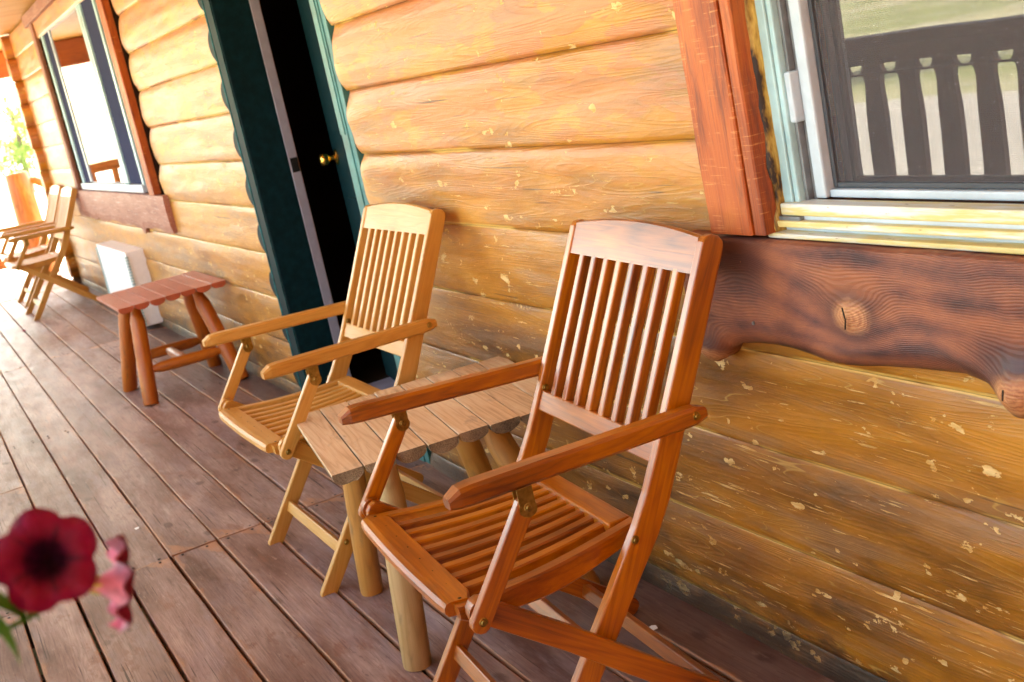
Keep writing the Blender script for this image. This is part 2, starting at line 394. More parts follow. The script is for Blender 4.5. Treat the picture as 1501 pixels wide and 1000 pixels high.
M['sill_far'] = wood('weathered_red_slab', (0.20, 0.07, 0.05), (0.36, 0.14, 0.09), (0.46, 0.24, 0.17), 0.6, rings=0.5, dirt=((0.10, 0.04, 0.05), 0.7), wear=((0.6, 0.44, 0.36), 0.6, 0.58))

def glassmat(name, tint, ior):
    s = NT(name)
    fr = s.n('ShaderNodeFresnel'); fr.inputs['IOR'].default_value = ior
    tr = s.n('ShaderNodeBsdfTransparent'); tr.inputs[0].default_value = (*tint, 1)
    gl = s.n('ShaderNodeBsdfGlossy'); gl.inputs['Roughness'].default_value = 0.0
    gl.inputs[0].default_value = (0.95, 0.97, 1, 1)
    mx = s.n('ShaderNodeMixShader')
    wv = s.noise(s.obj(), 2.2, 1)
    nb = s.bump(wv, 0.003, 0.25)
    s.l(nb, gl.inputs['Normal'])
    s.l(fr.outputs[0], mx.inputs[0]); s.l(tr.outputs[0], mx.inputs[1]); s.l(gl.outputs[0], mx.inputs[2])
    s.l(mx.outputs[0], s.out.inputs[0])
    return s.m
M['glass'] = glassmat('window_glass', (0.5, 0.5, 0.5), 2.35)
M['glass_far'] = glassmat('window_glass_at_low_angle', (0.5, 0.5, 0.5), 2.0)

def screenmat():
    s = NT('insect_screen')
    p = s.pos()
    sep = s.n('ShaderNodeSeparateXYZ'); s.l(p, sep.inputs[0])
    k = 2 * math.pi / 0.0031
    a = s.math('SINE', s.math('MULTIPLY', sep.outputs[0], k))
    b = s.math('SINE', s.math('MULTIPLY', sep.outputs[2], k * 1.0))
    wires = s.math('MAXIMUM', s.sstep(a, 0.2, 0.9), s.sstep(b, 0.2, 0.9))
    cov = s.math('MULTIPLY_ADD', wires, 0.42, 0.12)
    dust = s.noise(p, 260, 2, 0.6)
    cov = s.math('ADD', cov, s.sstep(dust, 0.68, 0.75, 0, 0.5), clamp=True)
    df = s.n('ShaderNodeBsdfDiffuse'); df.inputs[0].default_value = (0.20, 0.18, 0.185, 1)
    tr = s.n('ShaderNodeBsdfTransparent')
    mx = s.n('ShaderNodeMixShader')
    s.l(cov, mx.inputs[0]); s.l(tr.outputs[0], mx.inputs[1]); s.l(df.outputs[0], mx.inputs[2])
    s.l(mx.outputs[0], s.out.inputs[0])
    return s.m
M['screen'] = screenmat()

def ground(name, a, b, sc, c2=None):
    s = NT(name)
    p = s.pos()
    n1 = s.noise(p, sc, 6, 0.65)
    c = s.ramp(n1, [(0.35, a), (0.65, b)])
    if c2:
        n2 = s.noise(p, 0.12, 4, 0.6)
        c = s.mix(s.sstep(n2, 0.42, 0.58, 0, 0.8), c, c2)
        n3 = s.noise(s.map(p, (0.5, 1.6, 1)), 1, 5, 0.6)
        c = s.mix(s.sstep(n3, 0.56, 0.64, 0, 0.6), c, (0.45, 0.42, 0.36))
    return s.done(c, 0.9, s.bump(n1, 0.03, 0.7), spec=0.2)
M['lawn'] = ground('sunlit_lawn', (0.17, 0.20, 0.07), (0.27, 0.29, 0.13), 5, (0.40, 0.37, 0.24))
M['gravel'] = ground('pale_gravel', (0.38, 0.36, 0.33), (0.52, 0.49, 0.45), 22)

def leafmat(name, a, b):
    s = NT(name)
    n1 = s.noise(s.pos(), 1.6, 3)
    n2 = s.n('ShaderNodeObjectInfo').outputs['Random']
    c = s.ramp(n1, [(0.35, a), (0.65, b)])
    s.done(c, 0.6, None, spec=0.3)
    tl = s.n('ShaderNodeBsdfTranslucent'); s.l(c, tl.inputs[0])
    mx = s.n('ShaderNodeMixShader'); mx.inputs[0].default_value = 0.35
    s.l(s.b.outputs[0], mx.inputs[1]); s.l(tl.outputs[0], mx.inputs[2]); s.l(mx.outputs[0], s.out.inputs[0])
    return s.m
M['leaf'] = leafmat('tree_leaves', (0.10, 0.17, 0.035), (0.22, 0.30, 0.07))
M['bark'] = plain('tree_bark', (0.12, 0.08, 0.05), 0.9, var=0.4, scale=6)
M['pleaf'] = leafmat('petunia_leaf', (0.05, 0.15, 0.015), (0.10, 0.26, 0.03))

def petal():
    s = NT('crimson_petunia_petal')
    a = s.attr()
    sep = s.n('ShaderNodeSeparateXYZ'); s.l(a, sep.inputs[0])
    r, ang = sep.outputs[0], sep.outputs[1]
    vein = s.math('COSINE', s.math('MULTIPLY', ang, 5))
    c = s.ramp(r, [(0.06, (0.008, 0.001, 0.006)), (0.26, (0.02, 0.0, 0.006)), (0.42, (0.16, 0.0005, 0.018)), (0.8, (0.26, 0.001, 0.035)), (1.0, (0.20, 0.001, 0.03))])
    dk = s.math('MULTIPLY', s.sstep(vein, -0.80, -1.0), s.sstep(r, 1.0, 0.35))
    c = s.mix(s.math('MULTIPLY', dk, 0.8), c, (0.03, 0, 0.008))
    fn = s.noise(s.map(a, (2, 9, 1)), 1, 3)
    c = s.mix(s.sstep(fn, 0.5, 0.7, 0, 0.3), c, (0.34, 0.005, 0.10))
    s.done(c, 0.55, s.bump(fn, 0.002, 0.6), spec=0.3)
    tl = s.n('ShaderNodeBsdfTranslucent'); s.l(c, tl.inputs[0])
    mx = s.n('ShaderNodeMixShader'); mx.inputs[0].default_value = 0.25
    s.l(s.b.outputs[0], mx.inputs[1]); s.l(tl.outputs[0], mx.inputs[2]); s.l(mx.outputs[0], s.out.inputs[0])
    return s.m
M['petal'] = petal()
M['petal_back'] = plain('pink_petal_underside', (0.62, 0.20, 0.33), 0.6, var=0.5, scale=90)
M['tube'] = plain('pale_yellow_green_calyx', (0.50, 0.48, 0.10), 0.6, var=0.3, scale=90)

# ------------------------------------------------------------------ mesh builder
class MB:
    def __init__(s): s.v = []; s.f = []; s.g = []; s.sm = []; s.mi = []; s.e = []
    def add(s, vs, fs, gs, smooth=False, mi=0, es=None):
        o = len(s.v)
        s.v += [tuple(q) for q in vs]; s.g += [tuple(q) for q in gs]
        s.e += es if es else [0.0] * len(vs)
        for f in fs:
            s.f.append(tuple(i + o for i in f)); s.sm.append(smooth); s.mi.append(mi)
    def bm(s, bm, gfn, smooth=False, mi=0, M_=None):
        bm.verts.index_update()
        vs = [v.co.copy() for v in bm.verts]; gs = [gfn(c) for c in vs]
        if M_ is not None: vs = [M_ @ c for c in vs]
        s.add(vs, [tuple(v.index for v in f.verts) for f in bm.faces], gs, smooth, mi)
        bm.free()
    def build(s, name, mat, parent=None, kind=None):
        me = bpy.data.meshes.new(name)
        me.from_pydata(s.v, [], s.f)
        for mt in (mat if isinstance(mat, (list, tuple)) else [mat]): me.materials.append(mt)
        me.polygons.foreach_set('use_smooth', s.sm)
        me.polygons.foreach_set('material_index', s.mi)
        a = me.attributes.new('gc', 'FLOAT_VECTOR', 'POINT')
        a.data.foreach_set('vector', [c for q in s.g for c in q])
        if any(s.e):
            a = me.attributes.new('edge', 'FLOAT_VECTOR', 'POINT')
            a.data.foreach_set('vector', [c for q in s.e for c in (q, 0, 0)])
        me.update()
        bmx = bmesh.new(); bmx.from_mesh(me); bmesh.ops.recalc_face_normals(bmx, faces=bmx.faces); bmx.to_mesh(me); bmx.free()
        o = bpy.data.objects.new(name, me); COL.objects.link(o)
        if parent is not None: o.parent = parent
        if kind: o['kind'] = kind
        return o
    # ---- shapes
    def box(s, a, b, bev=0.003, axis=0, seg=2, mi=0, M_=None, off=None):
        a, b = Vector(a), Vector(b)
        lo = Vector([min(a[i], b[i]) for i in range(3)]); hi = Vector([max(a[i], b[i]) for i in range(3)])
        bm = bmesh.new(); bmesh.ops.create_cube(bm, size=1)
        for v in bm.verts:
            v.co = Vector([(lo[i] + hi[i]) / 2 + v.co[i] * (hi[i] - lo[i]) for i in range(3)])
        bev = min(bev, min(hi - lo) * 0.45)
        if bev > 0: bmesh.ops.bevel(bm, geom=list(bm.edges), offset=bev, segments=seg, profile=0.5, affect='EDGES')
        off = off or (RND.uniform(-9, 9), RND.uniform(-9, 9), RND.uniform(-9, 9))
        k = [(0, 1, 2), (1, 0, 2), (2, 0, 1)][axis]
        s.bm(bm, lambda c: (c[k[0]] + off[0], c[k[1]] + off[1], c[k[2]] + off[2]), False, mi, M_)
    def beam(s, p0, p1, w, t, side=(1, 0, 0), bev=0.003, mi=0):
        """rectangular bar; w measured along `side`, t across it"""
        p0, p1 = Vector(p0), Vector(p1)
        X = (p1 - p0); L = X.length; X.normalize()
        Y = Vector(side); Y = (Y - X * Y.dot(X)).normalized(); Z = X.cross(Y)
        Mx = Matrix(((X[0], Y[0], Z[0], p0[0]), (X[1], Y[1], Z[1], p0[1]), (X[2], Y[2], Z[2], p0[2]), (0, 0, 0, 1)))
        s.box((0, -w / 2, -t / 2), (L, w / 2, t / 2), bev, 0, 2, mi, Mx)
    def prism(s, poly, x0, x1, bev=0.003, gdir=(0, 1), mi=0, plane='yz', M_=None):
        """polygon in the yz plane pushed along x"""
        bm = bmesh.new()
        mk = (lambda a, b, c: (c, a, b)) if plane == 'yz' else ((lambda a, b, c: (a, c, b)) if plane == 'xz' else (lambda a, b, c: (a, b, c)))
        f = bm.faces.new([bm.verts.new(mk(p[0], p[1], x0)) for p in poly])
        r = bmesh.ops.extrude_face_region(bm, geom=[f])
        dv = Vector(mk(0, 0, x1 - x0))
        vs = [e for e in r['geom'] if isinstance(e, bmesh.types.BMVert)]
        bmesh.ops.translate(bm, verts=vs, vec=dv)
        bm.normal_update()
        if bev > 0:
            ed = [e for e in bm.edges if len(e.link_faces) == 2 and e.calc_face_angle(0) > 0.6]
            bmesh.ops.bevel(bm, geom=ed, offset=bev, segments=2, profile=0.5, affect='EDGES')
        off = (RND.uniform(-9, 9), RND.uniform(-9, 9), RND.uniform(-9, 9))
        g = Vector(gdir).normalized()
        ia, ib, ic = {'yz': (1, 2, 0), 'xz': (0, 2, 1), 'xy': (0, 1, 2)}[plane]
        s.bm(bm, lambda c: (c[ia] * g[0] + c[ib] * g[1] + off[0], -c[ia] * g[1] + c[ib] * g[0] + off[1], c[ic] + off[2]), False, mi, M_)
    def loft(s, rings, smooth=False, gfn=None, mi=0, caps=True):
        n = len(rings[0]); off = (RND.uniform(-9, 9), RND.uniform(-9, 9), RND.uniform(-9, 9))
        vs = [Vector(q) for r in rings for q in r]
        gfn = gfn or (lambda c: (c[1] + off[0], c[0] + off[1], c[2] + off[2]))
        fs = []
        for i in range(len(rings) - 1):
            for j in range(n):
                a, b = i * n + j, i * n + (j + 1) % n
                fs.append((a, b, b + n, a + n))
        if caps:
            fs.append(tuple(range(n))[::-1]); fs.append(tuple((len(rings) - 1) * n + j for j in range(n)))
        s.add(vs, fs, [gfn(c) for c in vs], smooth, mi)
    def tube(s, pts, rads, n=16, wob=0.0, mi=0, seed=0, flat=False, caps=True):
        """round log through pts; grain runs along it"""
        pts = [Vector(p) for p in pts]
        off = Vector((RND.uniform(-9, 9), RND.uniform(-9, 9), RND.uniform(-9, 9)))
        up = Vector((0.0, 0.0, 1.0))
        if abs((pts[-1] - pts[0]).normalized().z) > 0.8: up = Vector((1, 0, 0))
        vs, gs, fs = [], [], []; L = 0
        for i, p in enumerate(pts):
            if i: L += (p - pts[i - 1]).length
            t = (pts[min(i + 1, len(pts) - 1)] - pts[max(i - 1, 0)]).normalized()
            a = (up - t * up.dot(t)).normalized(); b = t.cross(a)
            for k in range(n):
                th = 2 * math.pi * k / n
                r = rads[i]
                if wob: r *= 1 + wob * noise.noise(Vector((L * 6 + seed, math.cos(th) * 1.2, math.sin(th) * 1.2 + seed)))
                q = a * math.cos(th) * r + b * math.sin(th) * r
                vs.append(p + q); gs.append((L + off[0], q.dot(a) + off[1], q.dot(b) + off[2]))
        for i in range(len(pts) - 1):
            for k in range(n):
                a, b = i * n + k, i * n + (k + 1) % n
                fs.append((a, b, b + n, a + n))
        s.add(vs, fs, gs, not flat, mi)
        if caps:
            o = len(s.v) - len(vs)
            for base, rev in ((0, True), ((len(pts) - 1) * n, False)):
                c = [base + k for k in range(n)]
                s.add([vs[i] for i in c], [tuple(range(n))[::-1] if rev else tuple(range(n))], [gs[i] for i in c], False, mi)
    def disc(s, c, ax, r, t, n=20, bev=True, mi=0):
        c, ax = Vector(c), Vector(ax).normalized()
        if bev: s.tube([c, c + ax * t * 0.6, c + ax * t], [r, r, r * 0.8], n, mi=mi, flat=True)
        else: s.tube([c, c + ax * t], [r, r], n, mi=mi, flat=True)

def tag(o, label=None, cat=None, group=None, kind=None):
    if label: o['label'] = label
    if cat: o['category'] = cat
    if group: o['group'] = group
    if kind: o['kind'] = kind
    return o
def thing(name, loc, label, cat, group=None, rz=0):
    o = bpy.data.objects.new(name, None); COL.objects.link(o)
    o.empty_display_size = 0.1
    o.location = loc; o.rotation_euler = (0, 0, rz)
    return tag(o, label, cat, group)
def lerp(a, b, t): return a + (b - a) * t

# ------------------------------------------------------------------ ground, deck
mb = MB()
mb.add([(-500, -500, -0.5), (400, -500, -0.5), (400, 500, -0.5), (-500, 500, -0.5)], [(0, 1, 2, 3)], [(0, 0, 0)] * 4)
mb.build('ground', M['lawn'], kind='structure')
mb = MB()
mb.add([(-60, -9.6, -0.494), (30, -9.6, -0.494), (30, -0.7, -0.494), (-60, -0.7, -0.494)], [(0, 1, 2, 3)], [(0, 0, 0)] * 4)
mb.add([(-60, -0.7, -0.490), (-14.4, -0.7, -0.490), (-14.4, 7, -0.490), (-60, 7, -0.490)], [(0, 1, 2, 3)], [(0, 0, 0)] * 4)
mb.build('gravel_drive', M['gravel'], kind='structure')

DB = 0.1508
joints = {0: [-12.0, -8.12, -3.765, 0.6, 4.2, 7.0], 1: [-12.0, -5.2, -3.765, 0.6, 4.2, 7.0]}
dk = MB()
def deck_board(x0, x1, y0, y1, z1, th=0.038, along='x'):
    """board with a rounded upper edge, softly cupped, worn along its arrises"""
    off = (RND.uniform(-30, 30), RND.uniform(-30, 30), RND.uniform(-30, 30))
    dz = RND.uniform(-0.0015, 0.0015)
    prof = [(0, -th), (0, -0.004), (0.0018, -0.0012), (0.006, 0), (0.5, -0.0012), (1 - 0.006, 0), (1 - 0.0018, -0.0012), (1, -0.004), (1, -th)]
    W_ = y1 - y0
    ps = []
    for i, (u, z) in enumerate(prof):
        yy = [0, 0, 0.0012, 0.0036, W_ / 2, W_ - 0.0036, W_ - 0.0012, W_, W_][i]
        ps.append((yy, z + dz, [1, 1, 1, 0.86, 0, 0.86, 1, 1, 1][i]))
    n = max(2, int((x1 - x0) / 0.12))
    vs, gs, es = [], [], []
    for i in range(n + 1):
        x = lerp(x0, x1, i / n)
        for j, (yy, z, e) in enumerate(ps):
            wv = 0.0022 * noise.noise(Vector((x * 2.3, off[1], j > 4))) if j != 4 else 0
            P = (x, y0 + yy + wv, z1 + z) if along == 'x' else (y0 + yy + wv, x, z1 + z)
            vs.append(P); gs.append((x + off[0], yy + off[1], z + off[2]))
            ee = e
            if (i == 0 or i == n): ee = max(e, 0.9)
            es.append(ee)
    m_ = len(ps); fs = []
    for i in range(n):
        for j in range(m_ - 1):
            a = i * m_ + j
            fs.append((a, a + 1, a + 1 + m_, a + m_))
    fs.append(tuple(range(m_))); fs.append(tuple(n * m_ + j for j in range(m_))[::-1])
    dk.add(vs, fs, gs, False, 0, es)
k = -3
while True:
    y0 = -0.008 + DB * k
    if y0 > 1.42: break
    xs = joints[1 if k in (0,) else 0]
    for a, b in zip(xs[:-1], xs[1:]):
        gp = 0.0022 + 0.0034 * RND.random() ** 1.5
        deck_board(a + 0.002, b - 0.002, y0 + gp, y0 + DB - gp, 0)
    k += 1
# far end of the deck: boards laid across
x = -14.0
while x < -12.05:
    dk_x0 = x
    deck_board(-0.5, 1.5, x + 0.004, min(x + 0.146, -12.006), -0.002, along='y')
    x += 0.15
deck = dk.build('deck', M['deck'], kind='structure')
mb = MB()
for i in range(31): mb.box((-13.9 + i * 0.66, -0.44, -0.2), (-13.86 + i * 0.66, 1.40, -0.042), 0, 1)
mb.box((-14, -0.5, -0.42), (7.0, -0.46, -0.045), 0)
mb.build('deck_joists', M['rail'], kind='structure')
# nail heads at the board joints
mb = MB()
for xj in (-3.765, -8.12, -5.95):
    for k in range(-2, 9):
        for dx in (-0.020, 0.020):
            for u in (0.03, 0.115):
                mb.disc((xj + dx + RND.uniform(-.004, .004), -0.008 + DB * k + u + RND.uniform(-.006, .006), -0.0012), (0, 0, 1), 0.0045, 0.0022, 8, False)
tag(mb.build('nail_heads', M['black'], deck), None)

# ------------------------------------------------------------------ log wall
ROW = 0.2025
CREST, GROOVE, BACK = 1.330, 0.024, 1.52
wall = thing('log_wall', (0, 0, 0), 'amber stained log wall with peeling patches and teal framed door opening', 'wall')
def log_seg(x0, x1, k, round_l=False):
    z0 = 0.06 + ROW * k; z1 = z0 + ROW
    off = (RND.uniform(-30, 30), RND.uniform(-30, 30), RND.uniform(-30, 30))
    xs_ = sorted(set([x0, x1] + [x0 + q for q in (0.02, 0.04, 0.07, 0.11, 0.16, 0.23)] + [x1 - q for q in (0.02, 0.04, 0.07, 0.11, 0.16, 0.23)] + [x0 + 0.3 + i * (x1 - x0 - 0.6) / max(1, int((x1 - x0) / 0.09)) for i in range(max(1, int((x1 - x0) / 0.09)) + 1)]))
    n = len(xs_) - 1; m_ = 19
    vs, gs, fs, es = [], [], [], []
    dy = RND.uniform(-0.004, 0.004)
    for i in range(n + 1):
        x = xs_[i]
        for j in range(m_):
            u = -1 + 2 * j / (m_ - 1)
            z = z0 + (z1 - z0) * (j / (m_ - 1))
            uu = abs(u + 0.12) if u > -0.12 else abs(u + 0.12) * 1.0 / 0.88 * 0.93
            uu = min(1.0, uu / 1.08)
            de = min(x - x0, x1 - x)
            en = math.exp(-max(0, de) / 0.075)
            y = CREST + (0.008 * (uu ** 6) * (1 - en) + 0.030 * (uu ** 2.8) * en) + 0.008 * en * en + dy * (1 - uu)
            w_ = 0.006 * noise.noise(Vector((x * 1.3, k * 7.1, u * 1.2))) + 0.0025 * noise.noise(Vector((x * 5, k * 3.3, u * 3)))
            y += w_ * (1 - abs(u) ** 6)
            zj = z + 0.004 * noise.noise(Vector((x * 1.1, (k if j == 0 else k + 1) * 5.7, 0))) if j in (0, m_ - 1) else z
            vs.append((x, y, zj)); gs.append((x + off[0], u * 0.10 + off[1], y + off[2])); es.append(abs(u) + 0.001)
        es += [1.0, 1.0]
        vs.append((x, BACK, z1)); gs.append((x + off[0], 0.10 + off[1], 0.2 + off[2]))
        vs.append((x, BACK, z0)); gs.append((x + off[0], -0.10 + off[1], 0.2 + off[2]))
    c = m_ + 2
    for i in range(n):
        for j in range(c):
            a, b = i * c + j, i * c + (j + 1) % c
            fs.append((a, b, b + c, a + c))
    mb = MB()
    mb.add(vs, fs, gs, True, 0, es)
    for base in (0, n * c):
        idx = list(range(base, base + c))
        mb.add([vs[i] for i in idx], [tuple(range(c))], [(gs[i][2] * 1.0, gs[i][1], gs[i][0]) for i in idx], False)
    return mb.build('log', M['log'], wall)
XE, XR = -12.15, 7.0
NW0, NW1, DW0, DW1, FW0, FW1 = -1.70, 0.3, -4.96, -3.745, -10.26, -6.985
for k in range(-1, 11):
    z0 = 0.06 + ROW * k
    win = 4 <= k <= 9
    segs = []
    if k <= 9:
        if win: segs += [(XE, FW0), (FW1, DW0), (DW1, NW0), (NW1, XR)]
        else: segs += [(XE, DW0), (DW1, XR)]
    else: segs = [(XE, XR)]
    for a, b in segs: log_seg(a + (0.02 * noise.noise(Vector((k * 3.1, 0, 0))) if a == XE else 0), b, k)
# crossing corner logs at the far end, their ends staggered like the courses
for k in range(-1, 11):
    z = 0.06 + ROW * (k + 0.5)
    mb = MB()
    e = 0.03 * noise.noise(Vector((k * 1.7, 3, 0)))
    r = 0.104
    mb.tube([(-11.99, 1.26 + e, z), (-11.99, 1.28 + e, z), (-11.99, 1.9, z), (-11.99, 4.5, z)], [r * 0.93, r, r, r], 20, 0.05, seed=k)
    mb.build('corner_log', M['log'], wall)

# log wall added out of view on the right to block sky light
ew = thing('sky_block_wall', (7.0, 0, 0), 'added brown log wall blocking the sky from the right, outside the view', 'wall')
for k in range(-1, 23):
    mb = MB(); z = 0.06 + ROW * (k + 0.5)
    mb.tube([(0.1, -13.0, z), (0.1, 1.4, z)], [0.106, 0.106], 16, 0.03, seed=k); mb.build('log', M['beam'], ew)

# room behind the wall
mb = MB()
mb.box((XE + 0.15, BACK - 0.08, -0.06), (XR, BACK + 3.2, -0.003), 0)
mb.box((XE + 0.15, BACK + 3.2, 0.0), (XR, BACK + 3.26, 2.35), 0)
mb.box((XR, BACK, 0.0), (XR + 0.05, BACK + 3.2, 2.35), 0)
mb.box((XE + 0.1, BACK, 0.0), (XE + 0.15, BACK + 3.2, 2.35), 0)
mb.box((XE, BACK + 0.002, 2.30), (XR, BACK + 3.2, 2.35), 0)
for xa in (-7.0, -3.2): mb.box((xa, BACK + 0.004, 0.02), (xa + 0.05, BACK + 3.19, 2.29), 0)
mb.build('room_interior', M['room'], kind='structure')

# ------------------------------------------------------------------ door
door = thing('door_frame', (DW0, 1.33, 0), 'dark teal door frame with grey weather strip, edge scribed to the logs', 'door frame')
D = Vector((DW0, 1.33, 0))
def loc(*p): return tuple(Vector(p) - D)
Z1 = 2.10
mb = MB(); mb.box(loc(-5.055, 1.322, 0.03), loc(-4.950, 1.50, Z1), 0.003, 2)
mb.build('jamb', M['teal'], door)
mb = MB(); mb.box(loc(-5.052, 1.3185, 0.03), loc(-4.958, 1.3225, Z1), 0.001, 2); mb.build('casing', M['teal'], door)
mb = MB(); mb.box(loc(-4.9505, 1.474, 0.05), loc(-4.944, 1.514, Z1), 0.002, 2)
ws = mb.build('weather_strip', M['strip'], door)
mb = MB(); mb.box(loc(-4.9445, 1.480, 0.985), loc(-4.9415, 1.512, 1.045), 0.001, 2)
mb.box(loc(-4.942, 1.488, 0.998), loc(-4.9405, 1.506, 1.032), 0.0005, 2)
mb.build('strike_plate', M['black'], door)
# scalloped boards scribed to the logs on both sides of the frame
def scribe(x0, x1, sgn, y0, y1, name, mat):
    pts_l, n = [], 120
    for i in range(n + 1):
        z = 0.03 + (Z1 - 0.03) * i / n
        u = ((z - 0.06) / ROW) % 1.0
        d_ = max(0.0, math.sin(math.pi * min(1, max(0, (u - 0.04) / 0.62)))) ** 0.6
        pts_l.append((x0 - sgn * 0.07 * d_ + 0.003 * noise.noise(Vector((z * 20, sgn, 0))), z))
    poly = [(p[0] - D[0], p[1]) for p in pts_l] + [(x1 - D[0], Z1), (x1 - D[0], 0.03)]
    mb = MB(); mb.prism(poly, y0 - D[1], y1 - D[1], 0, (0, 1), plane='xz')
    return mb.build(name, mat, door)
scribe(-5.080, -5.053, 1, 1.3215, 1.372, 'scribed_edge', M['teal'])
mb = MB(); mb.box(loc(-5.072, 1.3165, 0.03), loc(-5.056, 1.3225, Z1), 0.001, 2)
mb.build('paint_edge', M['teal_mid'], door)
mb = MB(); mb.box(loc(-4.9568, 1.3165, 0.03), loc(-4.9545, 1.3190, Z1), 0.0005, 2); mb.build('paint_crack', M['teal_mid'], door)
# right side: casing sits slightly behind the log faces
mb = MB(); mb.box(loc(-3.843, 1.339, -0.01), loc(-3.785, 1.50, Z1), 0.003, 2); mb.build('jamb', M['teal_light'], door)
mb = MB(); mb.box(loc(-3.785, 1.343, -0.01), loc(-3.747, 1.40, Z1), 0.002, 2); mb.build('casing', M['teal_light'], door)
mb = MB(); mb.box(loc(-3.8431, 1.336, 1.14), loc(-3.80, 1.3395, Z1), 0.001, 2); mb.build('trim_slat', M['teal_light'], door)
mb = MB(); mb.box(loc(-5.05, 1.325, Z1), loc(-3.74, 1.50, Z1 + 0.11), 0.003, 0); mb.build('head_casing', M['teal'], door)
# threshold
mb = MB(); mb.box(loc(-4.95, 1.325, 0.0), loc(-3.84, 1.56, 0.035), 0.006, 0); mb.box(loc(-4.94, 1.561, 0.0), loc(-3.84, 2.35, 0.028), 0.004, 0)
mb.box(loc(-4.94, 1.44, 0.035), loc(-3.85, 1.50, 0.05), 0.005, 0)
mb.build('threshold', M['sill_metal'], door)

leaf = thing('door', (-3.86, 1.50, 0), 'dark teal door standing ajar inwards, brass knob at its free edge', 'door', rz=rad(-8.4))
mb = MB(); mb.box((-1.05, 0, 0.055), (0, 0.042, 2.09), 0.003, 2)
for z0, z1 in ((0.25, 0.85), (1.12, 1.95)):
    for x0, x1 in ((-0.93, -0.58), (-0.47, -0.12)):
        mb.box((x0, -0.006, z0), (x1, 0.002, z1), 0.005, 2)
mb.build('door_leaf', M['teal'], leaf)
mb = MB()
c = (-0.985, 0, 1.014)
mb.disc((c[0], 0.001, c[2]), (0, -1, 0), 0.033, 0.010, 24)
mb.tube([(c[0], -0.005, c[2]), (c[0], -0.035, c[2])], [0.011, 0.011], 16)
mb.tube([(c[0], -0.030, c[2]), (c[0], -0.036, c[2]), (c[0], -0.045, c[2]), (c[0], -0.060, c[2]), (c[0], -0.070, c[2]), (c[0], -0.073, c[2])], [0.012, 0.020, 0.026, 0.028, 0.022, 0.010], 24)
mb.build('knob', M['goldbrass'], leaf)

# ------------------------------------------------------------------ near window
nw = thing('window', (-1.2, 1.36, 0.9), 'white sliding window with yellowed bottom track, dusty screen and railing reflection', 'window')
D2 = Vector((-1.2, 1.36, 0.9))
def W2(mb_, a, b, *r, **k):
    mb_.box(tuple(Vector(a) - D2), tuple(Vector(b) - D2), *r, **k)
WT = 2.10; XRW = 0.28
mb = MB()
W2(mb, (-1.668, 1.334, 0.93), (-1.641, 1.350, WT), 0.003, 2)
W2(mb, (-1.6395, 1.337, 0.945), (-1.627, 1.365, WT), 0.003, 2)
mb.build('frame', M['vinyl_teal'], nw)
mb = MB()
W2(mb, (-1.6265, 1.350, 0.95), (-1.619, 1.39, WT), 0.001, 2)
W2(mb, (-1.618, 1.362, 0.952), (-1.610, 1.40, WT), 0.001, 2)
mb.build('track', M['vinyl_grey'], nw)
mb = MB()
W2(mb, (-1.6095, 1.358, 0.958), (-1.583, 1.395, WT), 0.004, 2)
W2(mb, (-1.5825, 1.366, 0.958), (XRW, 1.41, 0.972), 0.003, 0)
mb.build('sash', M['vinyl'], nw)
mb = MB(); W2(mb, (-1.627, 1.342, 1.09), (-1.611, 1.372, 1.175), 0.004, 2)
mb.build('latch', M['vinyl'], nw)
mb = MB()
W2(mb, (-1.5825, 1.3755, 0.973), (-1.573, 1.386, WT), 0.002, 2)
W2(mb, (-1.5725, 1.3755, 0.973), (XRW, 1.386, 0.982), 0.002, 0)
sf = mb.build('screen_frame', M['screen_edge'], nw)
mb = MB(); mb.add([tuple(Vector(q) - D2) for q in ((-1.573, 1.381, 0.98), (XRW, 1.381, 0.98), (XRW, 1.381, WT), (-1.573, 1.381, WT))], [(0, 1, 2, 3)], [(0, 0, 0)] * 4)
mb.build('screen', M['screen'], sf)
mb = MB(); W2(mb, (-1.582, 1.402, 0.972), (XRW, 1.406, WT), 0, 0)
mb.build('pane', M['glass'], nw)
mb = MB()
W2(mb, (-1.662, 1.322, 0.936), (XRW, 1.361, 0.957), 0.003, 0)
W2(mb, (-1.672, 1.314, 0.917), (XRW, 1.350, 0.929), 0.003, 0)
W2(mb, (-1.680, 1.302, 0.901), (XRW, 1.345, 0.9095), 0.002, 0)
mb.build('bottom_track', M['stained'], nw)
mb = MB()
W2(mb, (-1.662, 1.328, 0.9095), (XRW, 1.35, 0.937), 0.001, 0)
mb.build('track_channel', M['vinyl'], nw)
mb = MB(); W2(mb, (-1.668, 1.318, 0.9290), (-1.61, 1.329, 0.9355), 0.001, 0); mb.build('weep_cover', M['vinyl_grey'], nw)
# caulk between frame and casing
mb = MB(); rings = []
for i in range(70):
    z = 0.90 + (WT - 0.90) * i / 69
    a = 0.012 * noise.noise(Vector((z * 16, 0, 0))); b = 0.012 * noise.noise(Vector((z * 19, 5, 0)))
    rings.append([tuple(Vector(q) - D2) for q in ((-1.690, 1.315 + b, z), (-1.668 + a * 0.5, 1.316 + b, z), (-1.662 + a * 0.6, 1.325 + b * .5, z), (-1.660, 1.340, z), (-1.70, 1.40, z), (-1.70, 1.34, z))])
mb.loft(rings, True, lambda c: (c[2], c[0], c[1])); mb.build('caulk', M['foam'], nw)
mb = MB(); W2(mb, (XRW, 1.30, 0.9), (XRW + 0.05, 1.5, WT), 0.003, 2); W2(mb, (-1.70, 1.30, WT), (XRW + 0.05, 1.5, WT + 0.06), 0.003, 0)
mb.build('outer_frame', M['vinyl'], nw)
mb = MB(); W2(mb, (-1.70, 1.405 + .03, 0.86), (XRW, 1.51, 0.95), 0.002, 0); mb.build('rough_sill', M['trim_dull'], nw)

